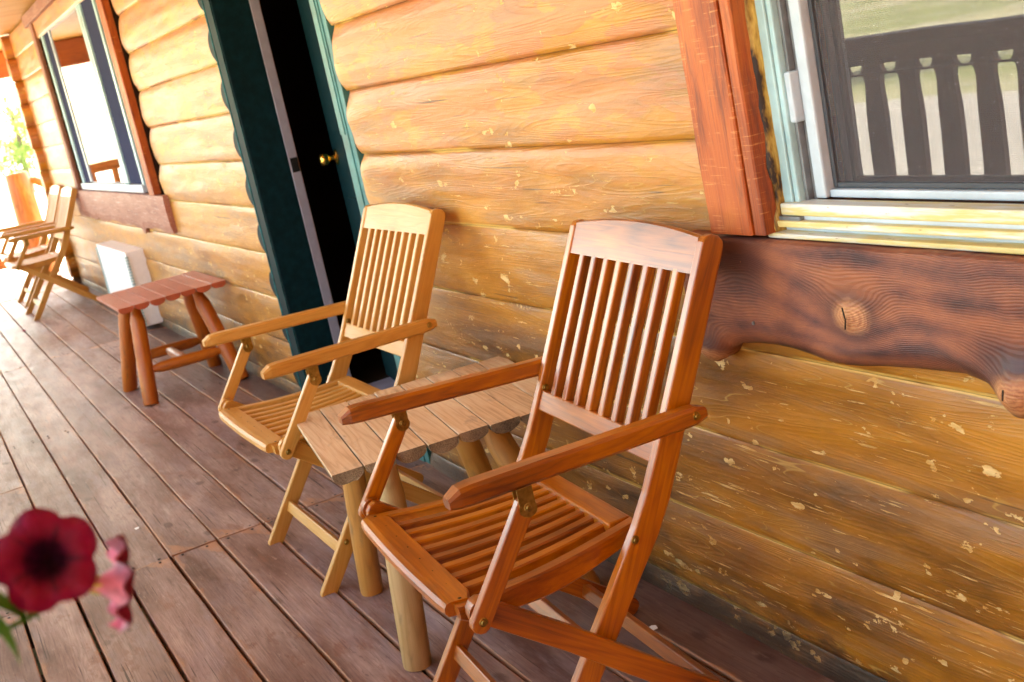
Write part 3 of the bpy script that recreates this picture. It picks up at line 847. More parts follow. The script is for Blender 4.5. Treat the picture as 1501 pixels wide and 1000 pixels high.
def rough_board(name, mat, parent, x0, x1, y0, y1, z0, z1, D_, amp=0.003, axis=2):
    """sawn board with slightly uneven edges"""
    mb = MB(); rings = []; n = 40
    off = (RND.uniform(-9, 9),) * 3
    for i in range(n + 1):
        z = lerp(z0, z1, i / n)
        e = [amp * noise.noise(Vector((z * 9, q * 3.7, off[0]))) for q in range(4)]
        b = 0.003
        r = [(x0 + e[0] + b, y0 + e[2] * .3, z), (x1 + e[1] - b, y0 + e[2] * .3, z), (x1 + e[1], y0 + b, z), (x1 + e[1], y1, z), (x0 + e[0], y1, z), (x0 + e[0], y0 + b, z)]
        rings.append([tuple(Vector(q) - Vector(D_)) for q in r])
    mb.loft(rings, False, lambda c: (c[2] + off[0], c[0] + off[1], c[1] + off[2]))
    return mb.build(name, mat, parent)
cs = thing('window_casing', (-1.74, 1.29, 0.9), 'rough sawn reddish vertical board with a long crack beside the near window', 'casing board')
rough_board('board', M['casing'], cs, -1.822, -1.700, 1.284, 1.330, 0.908, 2.25, (-1.74, 1.29, 0.9))
rough_board('split_edge', M['casing'], cs, -1.6965, -1.668, 1.286, 1.318, 0.909, 2.25, (-1.74, 1.29, 0.9), 0.002)

# live edge slab below the near window
sb = thing('live_edge_slab', (-1.4, 1.28, 0.9), 'dark reddish live edge slab with orange knot under the near window', 'sill board')
D3 = Vector((-1.4, 1.28, 0.9))
low = [(-1.93, 0.668), (-1.905, 0.647), (-1.88, 0.648), (-1.858, 0.660), (-1.838, 0.681), (-1.80, 0.694), (-1.752, 0.701), (-1.70, 0.704), (-1.657, 0.703), (-1.60, 0.697), (-1.571, 0.692), (-1.52, 0.691), (-1.489, 0.694), (-1.43, 0.702), (-1.367, 0.708), (-1.30, 0.712), (-1.271, 0.713), (-1.24, 0.706), (-1.223, 0.700), (-1.205, 0.688), (-1.185, 0.676), (-1.155, 0.672), (-1.125, 0.682), (-1.10, 0.71), (-1.0, 0.715), (-0.8, 0.70), (-0.5, 0.71), (-0.2, 0.69)]
def lowz(x):
    for (a, za), (b, zb) in zip(low[:-1], low[1:]):
        if a <= x <= b:
            t = (x - a) / (b - a); return lerp(za, zb, t)
    return low[-1][1] if x > low[-1][0] else low[0][1]
kn = [(-1.476, 0.785, 0.009, 0.030), (-1.158, 0.708, 0.030, 0.040), (-1.90, 0.665, 0.012, 0.04)]
mb = MB(); rings = []
nx, nz = 260, 26
for i in range(nx + 1):
    x = lerp(-1.93, -0.2, i / nx); zb = lowz(x); zt = 0.899 + 0.0015 * noise.noise(Vector((x * 9, 0, 0)))
    r = []
    for j in range(nz + 1):
        t = j / nz; z = lerp(zb, zt, t)
        y = 1.278 + 0.004 * noise.noise(Vector((x * 4, z * 6, 0)))
        s_ = max(0, 1 - (z - zb) / 0.035); y += 0.022 * s_ * s_ * (1 - 0.8 * math.exp(-((x + 1.158) / 0.04) ** 2))
        for kx, kz, a, rr in kn:
            q = ((x - kx) ** 2 + (z - kz) ** 2) / rr ** 2
            y -= a * math.exp(-q) - 0.006 * math.exp(-q / 5)
        r.append(tuple(Vector((x, y, z)) - D3))
    r.append(tuple(Vector((x, 1.332, zt)) - D3)); r.append(tuple(Vector((x, 1.332, zb + 0.004)) - D3))
    rings.append(r)
mb.loft(rings, True, lambda c: (c[0], c[2], c[1]))
slab = mb.build('slab', M['sill'], sb)
mb = MB()
for (x0, z0, x1, z1, y) in ((-1.481, 0.803, -1.478, 0.785, 1.2695), (-1.478, 0.785, -1.482, 0.766, 1.2705), (-1.158, 0.722, -1.161, 0.706, 1.2500)):
    mb.beam(tuple(Vector((x0, y, z0)) - D3), tuple(Vector((x1, y, z1)) - D3), 0.0016, 0.002, (1, 0, 0), 0)
mb.build('crack', M['black'], slab)
mb = MB(); mb.disc(tuple(Vector((-1.727, 1.277, 0.748)) - D3), (0, -1, 0), 0.0035, 0.003, 10)
mb.build('nail', M['vinyl_grey'], sb)

# ------------------------------------------------------------------ far window
fw = thing('window', (-8.8, 1.36, 0.92), 'tall aqua framed window reflecting the bright yard, beyond the door', 'window')
D4 = Vector((-8.8, 1.36, 0.92))
def W4(mb_, a, b, *r, **k): mb_.box(tuple(Vector(a) - D4), tuple(Vector(b) - D4), *r, **k)
FT = 2.17
mb = MB()
W4(mb, (-10.08, 1.345, 0.935), (-10.0, 1.365, FT), 0.004, 2)
W4(mb, (-8.20, 1.345, 0.955), (-8.14, 1.362, FT - 0.03), 0.004, 2)
W4(mb, (-8.11, 1.345, 0.955), (-8.06, 1.362, FT - 0.03), 0.004, 2)
W4(mb, (-7.60, 1.345, 0.935), (-7.55, 1.365, FT), 0.004, 2)
W4(mb, (-10.0, 1.335, FT - 0.03), (-7.53, 1.40, FT + 0.03), 0.004, 0)
mb.build('frame', M['vinyl_teal'], fw)
mb = MB()
W4(mb, (-9.70, 1.352, 0.96), (-9.65, 1.363, FT - 0.04), 0.003, 2)
W4(mb, (-10.05, 1.325, 0.905), (-7.53, 1.40, 0.953), 0.004, 0)
mb.build('sash', M['vinyl'], fw)
mb = MB()
W4(mb, (-9.999, 1.358, 0.953), (-9.70, 1.366, FT - 0.03), 0.001, 2)
W4(mb, (-8.058, 1.358, 0.953), (-7.60, 1.366, FT - 0.03), 0.001, 2)
mb.build('screen', M['screen_grey'], fw)
mb = MB(); W4(mb, (-9.65, 1.360, 0.95), (-8.2, 1.364, FT), 0, 0)
mb.build('pane', M['glass_far'], fw)
mb = MB(); W4(mb, (-10.12, 1.41, 0.87), (-7.42, 1.51, 0.93), 0, 0); mb.build('rough_sill', M['trim_dull'], fw)
fc = thing('window_casing', (-7.1, 1.31, 0.9), 'upright reddish brown board on the near side of the far window', 'casing board')
rough_board('board', M['casing'], fc, -7.205, -7.06, 1.296, 1.338, 0.905, 2.2, (-7.1, 1.31, 0.9))
mb = MB(); mb.box((-7.545 + 7.1, 0.085, -0.03), (-6.95 + 7.1, 0.11, 1.40), 0, 2); mb.build('shade_backing', M['shade_backing'], fc)  # black sheet standing in for the shade between board and logs
fc2 = thing('window_casing', (-10.2, 1.31, 0.9), 'thin brown upright board on the far side of the far window', 'casing board')
rough_board('board', M['trim_dull'], fc2, -10.30, -10.16, 1.312, 1.34, 0.90, 2.24, (-10.2, 1.31, 0.9))
mb = MB(); mb.box((-0.10, 0.085, -0.03), (0.12, 0.11, 1.40), 0, 2); mb.build('shade_backing', M['shade_backing'], fc2)  # same black sheet for the shaded gap on the far side
fh = thing('head_board', (-8.8, 1.31, 2.2), 'reddish brown board across the top of the far window', 'casing board')
rb = MB(); rb.box((-1.7, -0.012, 0.0), (1.75, 0.03, 0.085), 0.004, 0); rb.build('board', M['trim_dull'], fh)
fs_ = thing('live_edge_slab', (-8.6, 1.30, 0.8), 'weathered reddish slab with ragged lower edge under the far window', 'sill board')
mb = MB(); rings = []
for i in range(121):
    x = lerp(-10.42, -6.86, i / 120)
    zb = 0.690 + 0.022 * noise.noise(Vector((x * 2.1, 0, 0))) + 0.012 * noise.noise(Vector((x * 7, 2, 0)))
    if abs(x + 7.75) < 0.05: zb -= 0.03
    zt = 0.902
    r = [(x, 1.300, zt), (x, 1.297, lerp(zb, zt, 0.6)), (x, 1.300, lerp(zb, zt, 0.2)), (x, 1.310, zb), (x, 1.332, zb + 0.003), (x, 1.332, zt)]
    rings.append([tuple(Vector(q) - Vector((-8.6, 1.30, 0.8))) for q in r])
mb.loft(rings, False, lambda c: (c[0], c[2], c[1])); mb.build('slab', M['sill_far'], fs_)

# ------------------------------------------------------------------ roof of the porch
mb = MB()
x = -15.5
while x < 7.0:
    mb.box((x, -0.95, 2.305), (x + 0.136, 1.56, 2.325), 0.004, 1)
    x += 0.14
mb.build('porch_ceiling', M['ceiling'], kind='structure')
mb = MB(); mb.box((-15.6, -1.05, 2.33), (7.1, 1.8, 2.38), 0.0, 0)
mb.build('porch_roof', M['trim_dull'], kind='structure')
bmo = thing('eave_beam', (0, -0.5, 2.2), 'red brown beam along the outer edge of the porch ceiling', 'beam')
mb = MB(); mb.box((-13.75, -0.08, -0.09), (7.0, 0.08, 0.1), 0.012, 0); mb.build('timber', M['beam'], bmo)
bme = thing('end_beam', (-13.75, 0, 2.2), 'red brown beam crossing the far end of the porch ceiling', 'beam')
mb = MB(); mb.box((-0.16, -0.415, -0.17), (0.0, 3.0, 0.1), 0.012, 1); mb.build('timber', M['beam'], bme)

# ------------------------------------------------------------------ railing along the porch (seen in the windows)
rl = thing('porch_railing', (0, -0.42, 0), 'dark brown railing with flat cut-out balusters mirrored in the near window', 'railing')
mb = MB(); mb.box((-13.7, -0.055, 1.035), (2.0, 0.055, 1.075), 0.005, 0); mb.box((-13.7, -0.02, 0.975), (2.0, 0.02, 1.034), 0.003, 0); mb.box((-13.7, -0.02, 0.935), (2.0, 0.0, 0.943), 0.002, 0); mb.build('top_rail', M['rail'], rl)
mb = MB(); mb.box((-13.7, -0.02, 0.10), (2.0, 0.02, 0.19), 0.003, 0); mb.build('bottom_rail', M['rail'], rl)
for i in range(90):
    x = -13.6 + i * 0.172
    hw = [(0.14, 0.046), (0.60, 0.046), (0.80, 0.045), (0.86, 0.040), (0.90, 0.037), (0.925, 0.041), (0.94, 0.056), (0.946, 0.058), (0.952, 0.050), (0.99, 0.038)]
    poly = [(x - b, a) for a, b in hw] + [(x + b, a) for a, b in hw[::-1]]
    mb = MB(); mb.prism([(p[0], p[1]) for p in poly], -0.045, -0.022, 0, (0, 1), plane='xz'); mb.build('baluster', M['rail'], rl)
for x in (-13.4, -9.2, 1.0):
    p = thing('porch_post', (x, -0.56, 0), 'peeled log post at the outer edge of the porch, %s' % {-13.4: 'at the far corner', -9.2: 'mirrored in the far window', 1.0: 'behind the camera to the right'}[x], 'post')
    mb = MB(); mb.tube([(0, 0, -0.5), (0, 0, 0.5), (0, 0, 1.4), (0, 0, 2.1)], [0.10, 0.097, 0.094, 0.09], 20, 0.06, seed=x); mb.build('shaft', M['post'], p)

# far end railing: round logs
er = thing('end_railing', (-13.6, 0, 0), 'orange log railing with thick newel post closing the far end of the deck', 'railing')
mb = MB(); mb.tube([(0, 1.20, -0.0), (0, 1.20, 0.4), (0, 1.20, 0.8), (0.0, 1.20, 1.06), (0, 1.20, 1.075)], [0.145, 0.135, 0.125, 0.115, 0.10], 24, 0.06, seed=3)
mb.build('newel_post', M['post'], er)
mb = MB(); mb.tube([(0, -0.4, 0.93), (0, 0.4, 0.945), (0, 0.9, 0.95)], [0.05, 0.055, 0.05], 14, 0.1, seed=4); mb.tube([(0, 1.28, 0.98), (0, 1.36, 0.965), (0, 1.43, 0.91), (0, 1.5, 0.80)], [0.03, 0.04, 0.04, 0.035], 14, 0.1, seed=5)
mb.build('top_rail', M['post'], er)
mb = MB(); mb.tube([(0, -0.4, 0.20), (0, 0.4, 0.19), (0, 1.0, 0.20)], [0.05, 0.05, 0.045], 14, 0.1, seed=6); mb.tube([(0, 1.1, 0.16), (0, 1.4, 0.15)], [0.045, 0.045], 14, 0.1, seed=7)
mb.build('bottom_rail', M['post'], er)
for i, y in enumerate((-0.2, 0.05, 0.3, 0.55, 0.79, 1.45)):
    mb = MB(); mb.tube([(0, y, 0.19), (0, y + 0.01, 0.5), (0, y, 0.93)], [0.03, 0.038, 0.03], 12, 0.12, seed=i); mb.build('baluster', M['post'], er)

# ------------------------------------------------------------------ white box at the foot of the wall
vb = thing('wall_vent', (-8.14, 1.215, 0), 'white box with toothed corner strips on the floor against the log wall, behind the stool', 'vent box')
mb = MB(); mb.box((-1.20, 0.0, 0.03), (0, 0.16, 0.53), 0.004, 0); mb.build('cabinet', M['whitebox'], vb)
for xx in (0.0, -1.20):
    mb = MB()
    for i in range(24): mb.box((xx - 0.012, -0.010, 0.04 + i * 0.0196), (xx + 0.012, 0.012, 0.052 + i * 0.0196), 0.001, 2)
    mb.build('toothed_strip', M['vinyl_teal'], vb)

# ------------------------------------------------------------------ folding chairs
def rounded(pts, hw, rcap=5):
    """outline of a bar following the 2-D polyline pts, half width hw, round ends"""
    pts = [Vector(p) for p in pts]; L, R_ = [], []
    for i, p in enumerate(pts):
        t = (pts[min(i + 1, len(pts) - 1)] - pts[max(i - 1, 0)]).normalized(); n = Vector((-t[1], t[0]))
        w_ = hw[i] if isinstance(hw, (list, tuple)) else hw
        L.append(p + n * w_); R_.append(p - n * w_)
    def cap(p, t, w_, a0):
        n = Vector((-t[1], t[0])); o = []
        for i in range(1, rcap):
            a = math.pi * i / rcap
            o.append(p + n * w_ * math.cos(a) * a0 + t * w_ * math.sin(a) * 0.8)
        return o
    w0 = hw[0] if isinstance(hw, (list, tuple)) else hw; w1 = hw[-1] if isinstance(hw, (list, tuple)) else hw
    t1 = (pts[-1] - pts[-2]).normalized(); t0 = (pts[0] - pts[1]).normalized()
    out = L + cap(pts[-1], t1, w1, 1) + R_[::-1] + cap(pts[0], t0, w0, 1)
    return [(q[0], q[1]) for q in out]

def folding_chair(x, y, yaw, mat, label, group='folding wooden armchairs on the porch'):
    t = thing('folding_chair', (x, y, 0), label, 'chair', group, yaw)
    hx = 0.268; th = 0.022
    # stiles: front foot, bend at the seat, up to the rounded top
    fe = [(-0.251, 0.008), (-0.10, 0.222), (0.03, 0.402), (0.074, 0.462), (0.106, 0.515), (0.137, 0.578), (0.20, 0.711), (0.298, 0.920)]
    cl = []
    for i, p in enumerate(fe):
        a = Vector(fe[min(i + 1, len(fe) - 1)]) - Vector(fe[max(i - 1, 0)]); a.normalize()
        cl.append(Vector(p) + Vector((a[1], -a[0])) * 0.023)
    for sx in (-1, 1):
        mb = MB(); mb.prism(rounded(cl, [0.021, 0.023, 0.024, 0.025, 0.025, 0.024, 0.023, 0.022]), sx * hx, sx * (hx - th), 0.0035, (0.45, 0.9))
        mb.build('stile', mat, t)
    up = Vector((0.209, 0.451)).normalized(); bk = Vector((up[1], -up[0]))
    def on(zv, d_=0.0):      # point on the front plane of the stiles at height zv
        s_ = (zv - 0.578) / 0.342 * (0.298 - 0.137) + 0.137
        return Vector((s_, zv)) + bk * d_
    hi = hx - th - 0.0005
    # top rail with crowned upper edge
    mb = MB(); rings = []
    for i in range(25):
        u = -1 + 2 * i / 24; zt = 0.930 + 0.014 * (1 - u * u); zb = 0.868
        a, b = on(zb, 0.004), on(zt, 0.004); c, d_ = on(zt, 0.026), on(zb, 0.026)
        am = on(zt - 0.004, 0.004); a2 = on(zt, 0.008)
        rings.append([(u * hi, a[0], a[1]), (u * hi, am[0], am[1]), (u * hi, a2[0], a2[1]), (u * hi, c[0], c[1]), (u * hi, d_[0], d_[1])])
    o_ = RND.uniform(-9, 9)
    mb.loft(rings, False, lambda c: (c[0] + o_, c[2] + o_, c[1])); mb.build('top_rail', mat, t)
    a = on(0.580, 0.016); mb = MB(); mb.beam((-hi, a[0], a[1]), (hi, a[0], a[1]), 0.044, 0.022, (0, up[0], up[1]), 0.003); mb.build('bottom_rail', mat, t)
    for i in range(8):
        xx = lerp(-hi, hi, (i + 1) / 9)
        a, b = on(0.596, 0.014), on(0.875, 0.014)
        mb = MB(); mb.beam((xx, a[0], a[1]), (xx, b[0], b[1]), 0.0195, 0.020, (1, 0, 0), 0.0035); mb.build('back_slat', mat, t)
    # stretchers between the lower stiles
    for zc, hh, dd in ((0.262, 0.030, 0.023), (0.098, 0.032, 0.022)):
        yc = -0.251 + (zc) * 0.705 + dd
        mb = MB(); mb.beam((-hi, yc, zc), (hi, yc, zc), hh, 0.016, (0, 0.42, 0.9), 0.003); mb.build('stretcher', mat, t)
    # seat frame, narrower at the back
    y0, y1 = -0.288, 0.105
    sz = lambda yy: 0.446 - 0.010 * math.sin(math.pi * (yy - y0) / (y1 - y0))
    sw = lambda yy: lerp(0.286, 0.205, (yy - y0) / (y1 - y0))
    seat = None
    for sx in (-1, 1):
        mb = MB(); rings = []
        for i in range(19):
            u = i / 18; yy = lerp(y0 + 0.012, y1, u); xo = sw(yy) * sx; xi = (sw(yy) - 0.030) * sx; zt = sz(yy)
            dp = 0.034 + 0.012 * math.sin(math.pi * u) ** 2
            if i == 0: dp = 0.022
            b = 0.004
            rings.append([(xo, yy, zt - b), (xo - b * sx, yy, zt), (xi + b * sx, yy, zt), (xi, yy, zt - b), (xi, yy, zt - dp + b), (xi + b * sx, yy, zt - dp), (xo - b * sx, yy, zt - dp), (xo, yy, zt - dp + b)])
        mb.loft(rings, False); mb.build('seat_rail', mat, t)
    mb = MB(); rings = []
    prof = [(-0.000, 0.002), (-0.006, -0.005), (-0.007, -0.015), (-0.001, -0.023), (0.012, -0.025), (0.050, -0.024), (0.052, -0.003), (0.049, 0.0005), (0.012, 0.0035)]
    for i in range(17):
        u = -1 + 2 * i / 16; q = 1 if abs(u) < 0.99 else 0.75
        bow = -0.006 * (1 - u * u)
        rings.append([(u * 0.257, y0 + a * q + bow * (1 if a < 0.03 else 0), sz(y0) + b * (1 if q == 1 else 0.9)) for a, b in prof])
    o2 = RND.uniform(-9, 9)
    mb.loft(rings, False, lambda c: (c[0] + o2, c[1] + o2, c[2])); mb.build('front_rail', mat, t)
    mb = MB(); mb.box((-0.178, y1 - 0.045, sz(y1) - 0.02), (0.178, y1 + 0.002, sz(y1) + 0.001), 0.004, 0); mb.build('back_rail', mat, t)
    for i in range(8):
        u = -1 + 2 * (i + 1) / 9
        mb = MB(); rings = []
        for j in range(9):
            yy = lerp(y0 + 0.050, y1 - 0.043, j / 8); xc = u * (sw(yy) - 0.030); zt = sz(yy) - 0.003; h_ = 0.0125
            b = 0.003
            rings.append([(xc - h_ + b, yy, zt), (xc + h_ - b, yy, zt), (xc + h_, yy, zt - b), (xc + h_, yy, zt - 0.017), (xc - h_, yy, zt - 0.017), (xc - h_, yy, zt - b)])
        mb.loft(rings, False); mb.build('seat_slat', mat, t)
    for i in range(8):
        mb = MB(); mb.disc((lerp(-0.25, 0.25, i / 7), y0 + 0.026, sz(y0) + 0.0005), (0, 0, 1), 0.0038, 0.0016, 10); mb.build('screw', M['black'], t)
    for sx in (-1, 1):
        # rear leg
        rl_ = rounded([(-0.250, 0.443), (-0.10, 0.327), (0.10, 0.160), (0.278, 0.019)], 0.0215)
        mb = MB(); mb.prism(rl_, sx * 0.2865, sx * 0.3075, 0.003, (0.79, -0.6)); mb.build('rear_leg', mat, t)
        mb = MB(); mb.disc((sx * 0.3075, -0.250, 0.443), (sx, 0, 0), 0.022, 0.0155, 24, False); mb.build('spacer', mat, t)
        sp = rounded([(-0.262, 0.430), (-0.20, 0.518), (-0.142, 0.601)], 0.0165)
        mb = MB(); mb.prism(sp, sx * 0.3235, sx * 0.3425, 0.003, (0.57, 0.82)); s_ = mb.build('arm_support', mat, t)
        # arm: rounded nose, tapering to the back
        mb = MB(); rings = []
        for i in range(25):
            u = i / 24; yy = lerp(-0.268, 0.232, u); zc = lerp(0.649, 0.634, u)
            e = 1.0
            if u < 0.08: e = math.sqrt(max(0.02, 1 - ((0.08 - u) / 0.08) ** 2))
            if u > 0.93: e = math.sqrt(max(0.05, 1 - ((u - 0.93) / 0.07) ** 2))
            w_ = lerp(0.0215, 0.0165, u) * (0.72 + 0.28 * e); h_ = 0.0175 * (0.42 + 0.58 * e)
            dz = -0.007 * (1 - e) if u < 0.5 else 0
            xc = sx * lerp(0.328, 0.288, min(1, u * 1.05)); b = min(0.006, h_ * 0.5)
            rings.append([(xc - w_ + b, yy, zc + h_ + dz), (xc + w_ - b, yy, zc + h_ + dz), (xc + w_, yy, zc + h_ - b + dz), (xc + w_, yy, zc - h_ + b + dz), (xc + w_ - b, yy, zc - h_ + dz), (xc - w_ + b, yy, zc - h_ + dz), (xc - w_, yy, zc - h_ + b + dz), (xc - w_, yy, zc + h_ - b + dz)])
        mb.loft(rings, False); arm = mb.build('arm', mat, t)
        # metal fittings
        mb = MB(); mb.box((sx * 0.3425, -0.156, 0.588), (sx * 0.3445, -0.128, 0.632), 0.0006, 2); mb.disc((sx * 0.3435, -0.142, 0.596), (sx, 0, 0), 0.0155, 0.0012, 20, False); mb.build('bracket', M['brass'], arm)
        mb = MB(); mb.box((sx * 0.3215, -0.156, 0.588), (sx * 0.3235, -0.128, 0.632), 0.0006, 2); mb.disc((sx * 0.3225, -0.142, 0.596), (-sx, 0, 0), 0.0155, 0.0012, 20, False); mb.build('bracket', M['brass'], arm)
        for yy, zz, x0 in ((-0.142, 0.598, 0.3215),):
            mb = MB(); mb.disc((sx * x0, yy, zz), (-sx, 0, 0), 0.0078, 0.002, 18); mb.disc((sx * (x0 - 0.0018), yy, zz), (-sx, 0, 0), 0.0048, 0.0035, 12); mb.build('bolt', M['brass'], t)
        for yy, zz, x0 in ((-0.142, 0.598, 0.3445), (-0.257, 0.437, 0.3425), (0.208, 0.636, 0.304), (0.066, 0.442, 0.268), (-0.150, 0.098 + 0.025, 0.268)):
            mb = MB(); mb.disc((sx * x0, yy, zz), (sx, 0, 0), 0.0078, 0.002, 18); mb.disc((sx * (x0 + 0.0018), yy, zz), (sx, 0, 0), 0.0048, 0.0035, 12); mb.build('bolt', M['brass'], t)
        for yy, zz, x0 in ((0.16, 0.60, hx - th),):
            mb = MB(); mb.disc((sx * x0, yy, zz), (-sx, 0, 0), 0.008, 0.002, 18); mb.disc((sx * (x0 - 0.0018), yy, zz), (-sx, 0, 0), 0.0045, 0.003, 12); mb.build('bolt', M['brass'], t)
    mb = MB(); mb.beam((-0.286, 0.172, 0.104), (0.286, 0.172, 0.104), 0.030, 0.018, (0, 0.3, 1), 0.003); mb.build('rear_stretcher', mat, t)
    return t
folding_chair(-2.010, 0.9166, -0.0813, M['red'], 'glossy orange brown folding armchair in front, nearest the camera')
folding_chair(-3.300, 0.9559, -0.0067, M['honey'], 'pale honey folding armchair between the teal door and the plank table')
folding_chair(-10.42, 0.955, 0.02, M['honey'], 'distant folding armchair standing right beside the end of the log wall, in full view', 'distant folding armchairs at the far end')
folding_chair(-11.42, 0.985, 0.02, M['honey'], 'farthest folding armchair, mostly hidden behind the one in front of it', 'distant folding armchairs at the far end')

# ------------------------------------------------------------------ log tables
def half_log_top(t, W_, L_, z, n, mat, edge, rz=0, jit=0.006, thick=0.034, skew=0.0):
    mb = MB(); pw = L_ / n
    for i in range(n):
        y0 = -L_ / 2 + i * pw; off = (RND.uniform(-9, 9), RND.uniform(-9, 9), RND.uniform(-9, 9))
        xa = -W_ / 2 + RND.uniform(-jit, jit) * 0.4; xb = W_ / 2 + RND.uniform(-jit, jit)
        sk = 0
        hw_ = pw / 2 - 0.0014; m_ = 9
        prof = [(-hw_, -0.003), (-hw_ + 0.0012, 0)] + [(hw_ - 0.0012, 0), (hw_, -0.003)]
        for q in range(1, m_):
            a = math.pi * q / m_
            prof.append((hw_ * math.cos(a), -0.006 - (thick - 0.006) * math.sin(a) ** 0.8))
        dz = RND.uniform(-0.0015, 0.0015)
        for mi_, (x0, x1) in enumerate([(xa, xb)]):
            vs, gs = [], []
            for x_ in (x0, x1):
                for j, (py, pz) in enumerate(prof):
                    ww = 1 + 0.12 * noise.noise(Vector((py * 40, pz * 40, i * 3 + x_)))
                    P = Vector((x_ + (0.004 * noise.noise(Vector((py * 60, pz * 60, i))) if pz < -0.005 else 0), y0 + pw / 2 + py + skew * x_, z + dz + (pz * ww if pz < -0.005 else pz)))
                    vs.append(P); gs.append((P[0] + off[0], P[1] + off[1], P[2] + off[2]))
            c = len(prof)
            fs = [(j, (j + 1) % c, (j + 1) % c + c, j + c) for j in range(c)]
            mb.add(vs, fs[:3], gs, False, 0)
            mb.add(vs, fs[3:], gs, False, 1)
            mb.add(vs[:c], [tuple(range(c))], gs[:c], False, 1); mb.add(vs[c:], [tuple(range(c))], gs[c:], False, 1)
    o = mb.build('tabletop', [mat, edge], t)
    return o
def log_leg(t, top, foot, r, mat, name='leg', seed=0, tenon=0.6):
    a, b = Vector(top), Vector(foot)
    mb = MB()
    P = [lerp(a, b, q) for q in (0, 0.06, 0.16, 0.4, 0.7, 0.985, 1.0)]
    mb.tube(P, [r * tenon, r * tenon * 1.08, r * 0.99, r, r * 1.02, r * 1.0, r * 0.93], 20, 0.07, seed=seed)
    return mb.build(name, mat, t)
tb = thing('log_table', (-2.72, 1.0, 0), 'low rustic table of pale half log planks between the two near chairs', 'table', rz=-0.105)
half_log_top(tb, 0.575, 0.60, 0.50, 8, M['tabletop'], M['bark_edge'], skew=-0.05, jit=0.012, thick=0.029)
c_, s_ = math.cos(0.105), math.sin(0.105)
def tl(x, y, z=0):      # world to table space
    dx, dy = x + 2.72, y - 1.0
    return (dx * c_ - dy * s_, dx * s_ + dy * c_, z)
log_leg(tb, tl(-2.865, 0.83, 0.48), tl(-2.945, 0.815, 0), 0.031, M['leg_amber'], seed=1, tenon=0.9)
log_leg(tb, tl(-2.475, 0.785, 0.485), tl(-2.468, 0.744, 0), 0.034, M['leg_pale'], seed=2, tenon=0.72)
log_leg(tb, tl(-2.60, 1.09, 0.48), tl(-2.475, 1.215, 0), 0.034, M['leg_amber'], seed=3)
log_leg(tb, tl(-2.88, 1.12, 0.48), tl(-2.93, 1.225, 0), 0.034, M['leg_amber'], seed=4)

st = thing('log_stool', (-6.28, 1.05, 0), 'small reddish plank bench with splayed log legs beside the log wall', 'bench')
half_log_top(st, 0.68, 0.53, 0.492, 7, M['stool'], M['stool'], thick=0.03)
S0 = Vector((-6.28, 1.05, 0))
def sl_(x, y, z): return tuple(Vector((x, y, z)) - S0)
legs = [((-6.07, 0.885, 0.47), (-5.955, 0.815, 0)), ((-6.30, 0.875, 0.47), (-6.445, 0.80, 0)), ((-6.29, 1.185, 0.47), (-6.43, 1.255, 0)), ((-6.06, 1.185, 0.47), (-5.90, 1.262, 0))]
for i, (a, b) in enumerate(legs): log_leg(st, sl_(*a), sl_(*b), 0.037, M['stool_log'], seed=10 + i, tenon=0.62)
def at(leg, z):
    a, b = Vector(leg[0]), Vector(leg[1]); return lerp(b, a, z / a.z)
def rung(p, q, r, mat, seed):
    p, q = Vector(p) - S0, Vector(q) - S0; mb = MB()
    mb.tube([lerp(p, q, u) for u in (0, 0.12, 0.2, 0.5, 0.8, 0.88, 1)], [r * 0.5, r * 0.75, r, r * 1.05, r, r * 0.75, r * 0.5], 14, 0.06, seed=seed)
    mb.build('stretcher', mat, st)
r1a, r1b = at(legs[0], 0.16), at(legs[3], 0.16); r2a, r2b = at(legs[1], 0.16), at(legs[2], 0.16)
rung(r1a, r1b, 0.027, M['stool_log'], 20); rung(r2a, r2b, 0.027, M['stool_log'], 21)
rung(lerp(r1a, r1b, 0.5), lerp(r2a, r2b, 0.5), 0.024, M['knot'], 22)

# ------------------------------------------------------------------ petunias in a railing planter
pl = thing('flower_planter', (-0.7, -0.30, 1.08), 'brown wooden planter box on the railing, just left of the camera', 'planter')
mb = MB(); mb.box((-0.35, -0.11, 0), (0.35, 0.11, 0.02), 0.003, 0)
for yy in (-0.11, 0.09): mb.box((-0.35, yy, 0.021), (0.35, yy + 0.02, 0.17), 0.003, 0)
for xx in (-0.35, 0.33): mb.box((xx, -0.0895, 0.021), (xx + 0.02, 0.0895, 0.168), 0.003, 1)
mb.build('box', M['planter'], pl)
mb = MB(); mb.box((-0.328, -0.089, 0.021), (0.328, 0.089, 0.15), 0.0, 0); mb.build('soil', M['room'], pl)
pt = thing('petunia_plant', (-0.7, -0.28, 1.23), 'petunia plant with a crimson bloom and a side-on pink bloom, blurred in the foreground', 'flowers')
D5 = Vector((-0.7, -0.28, 1.23))
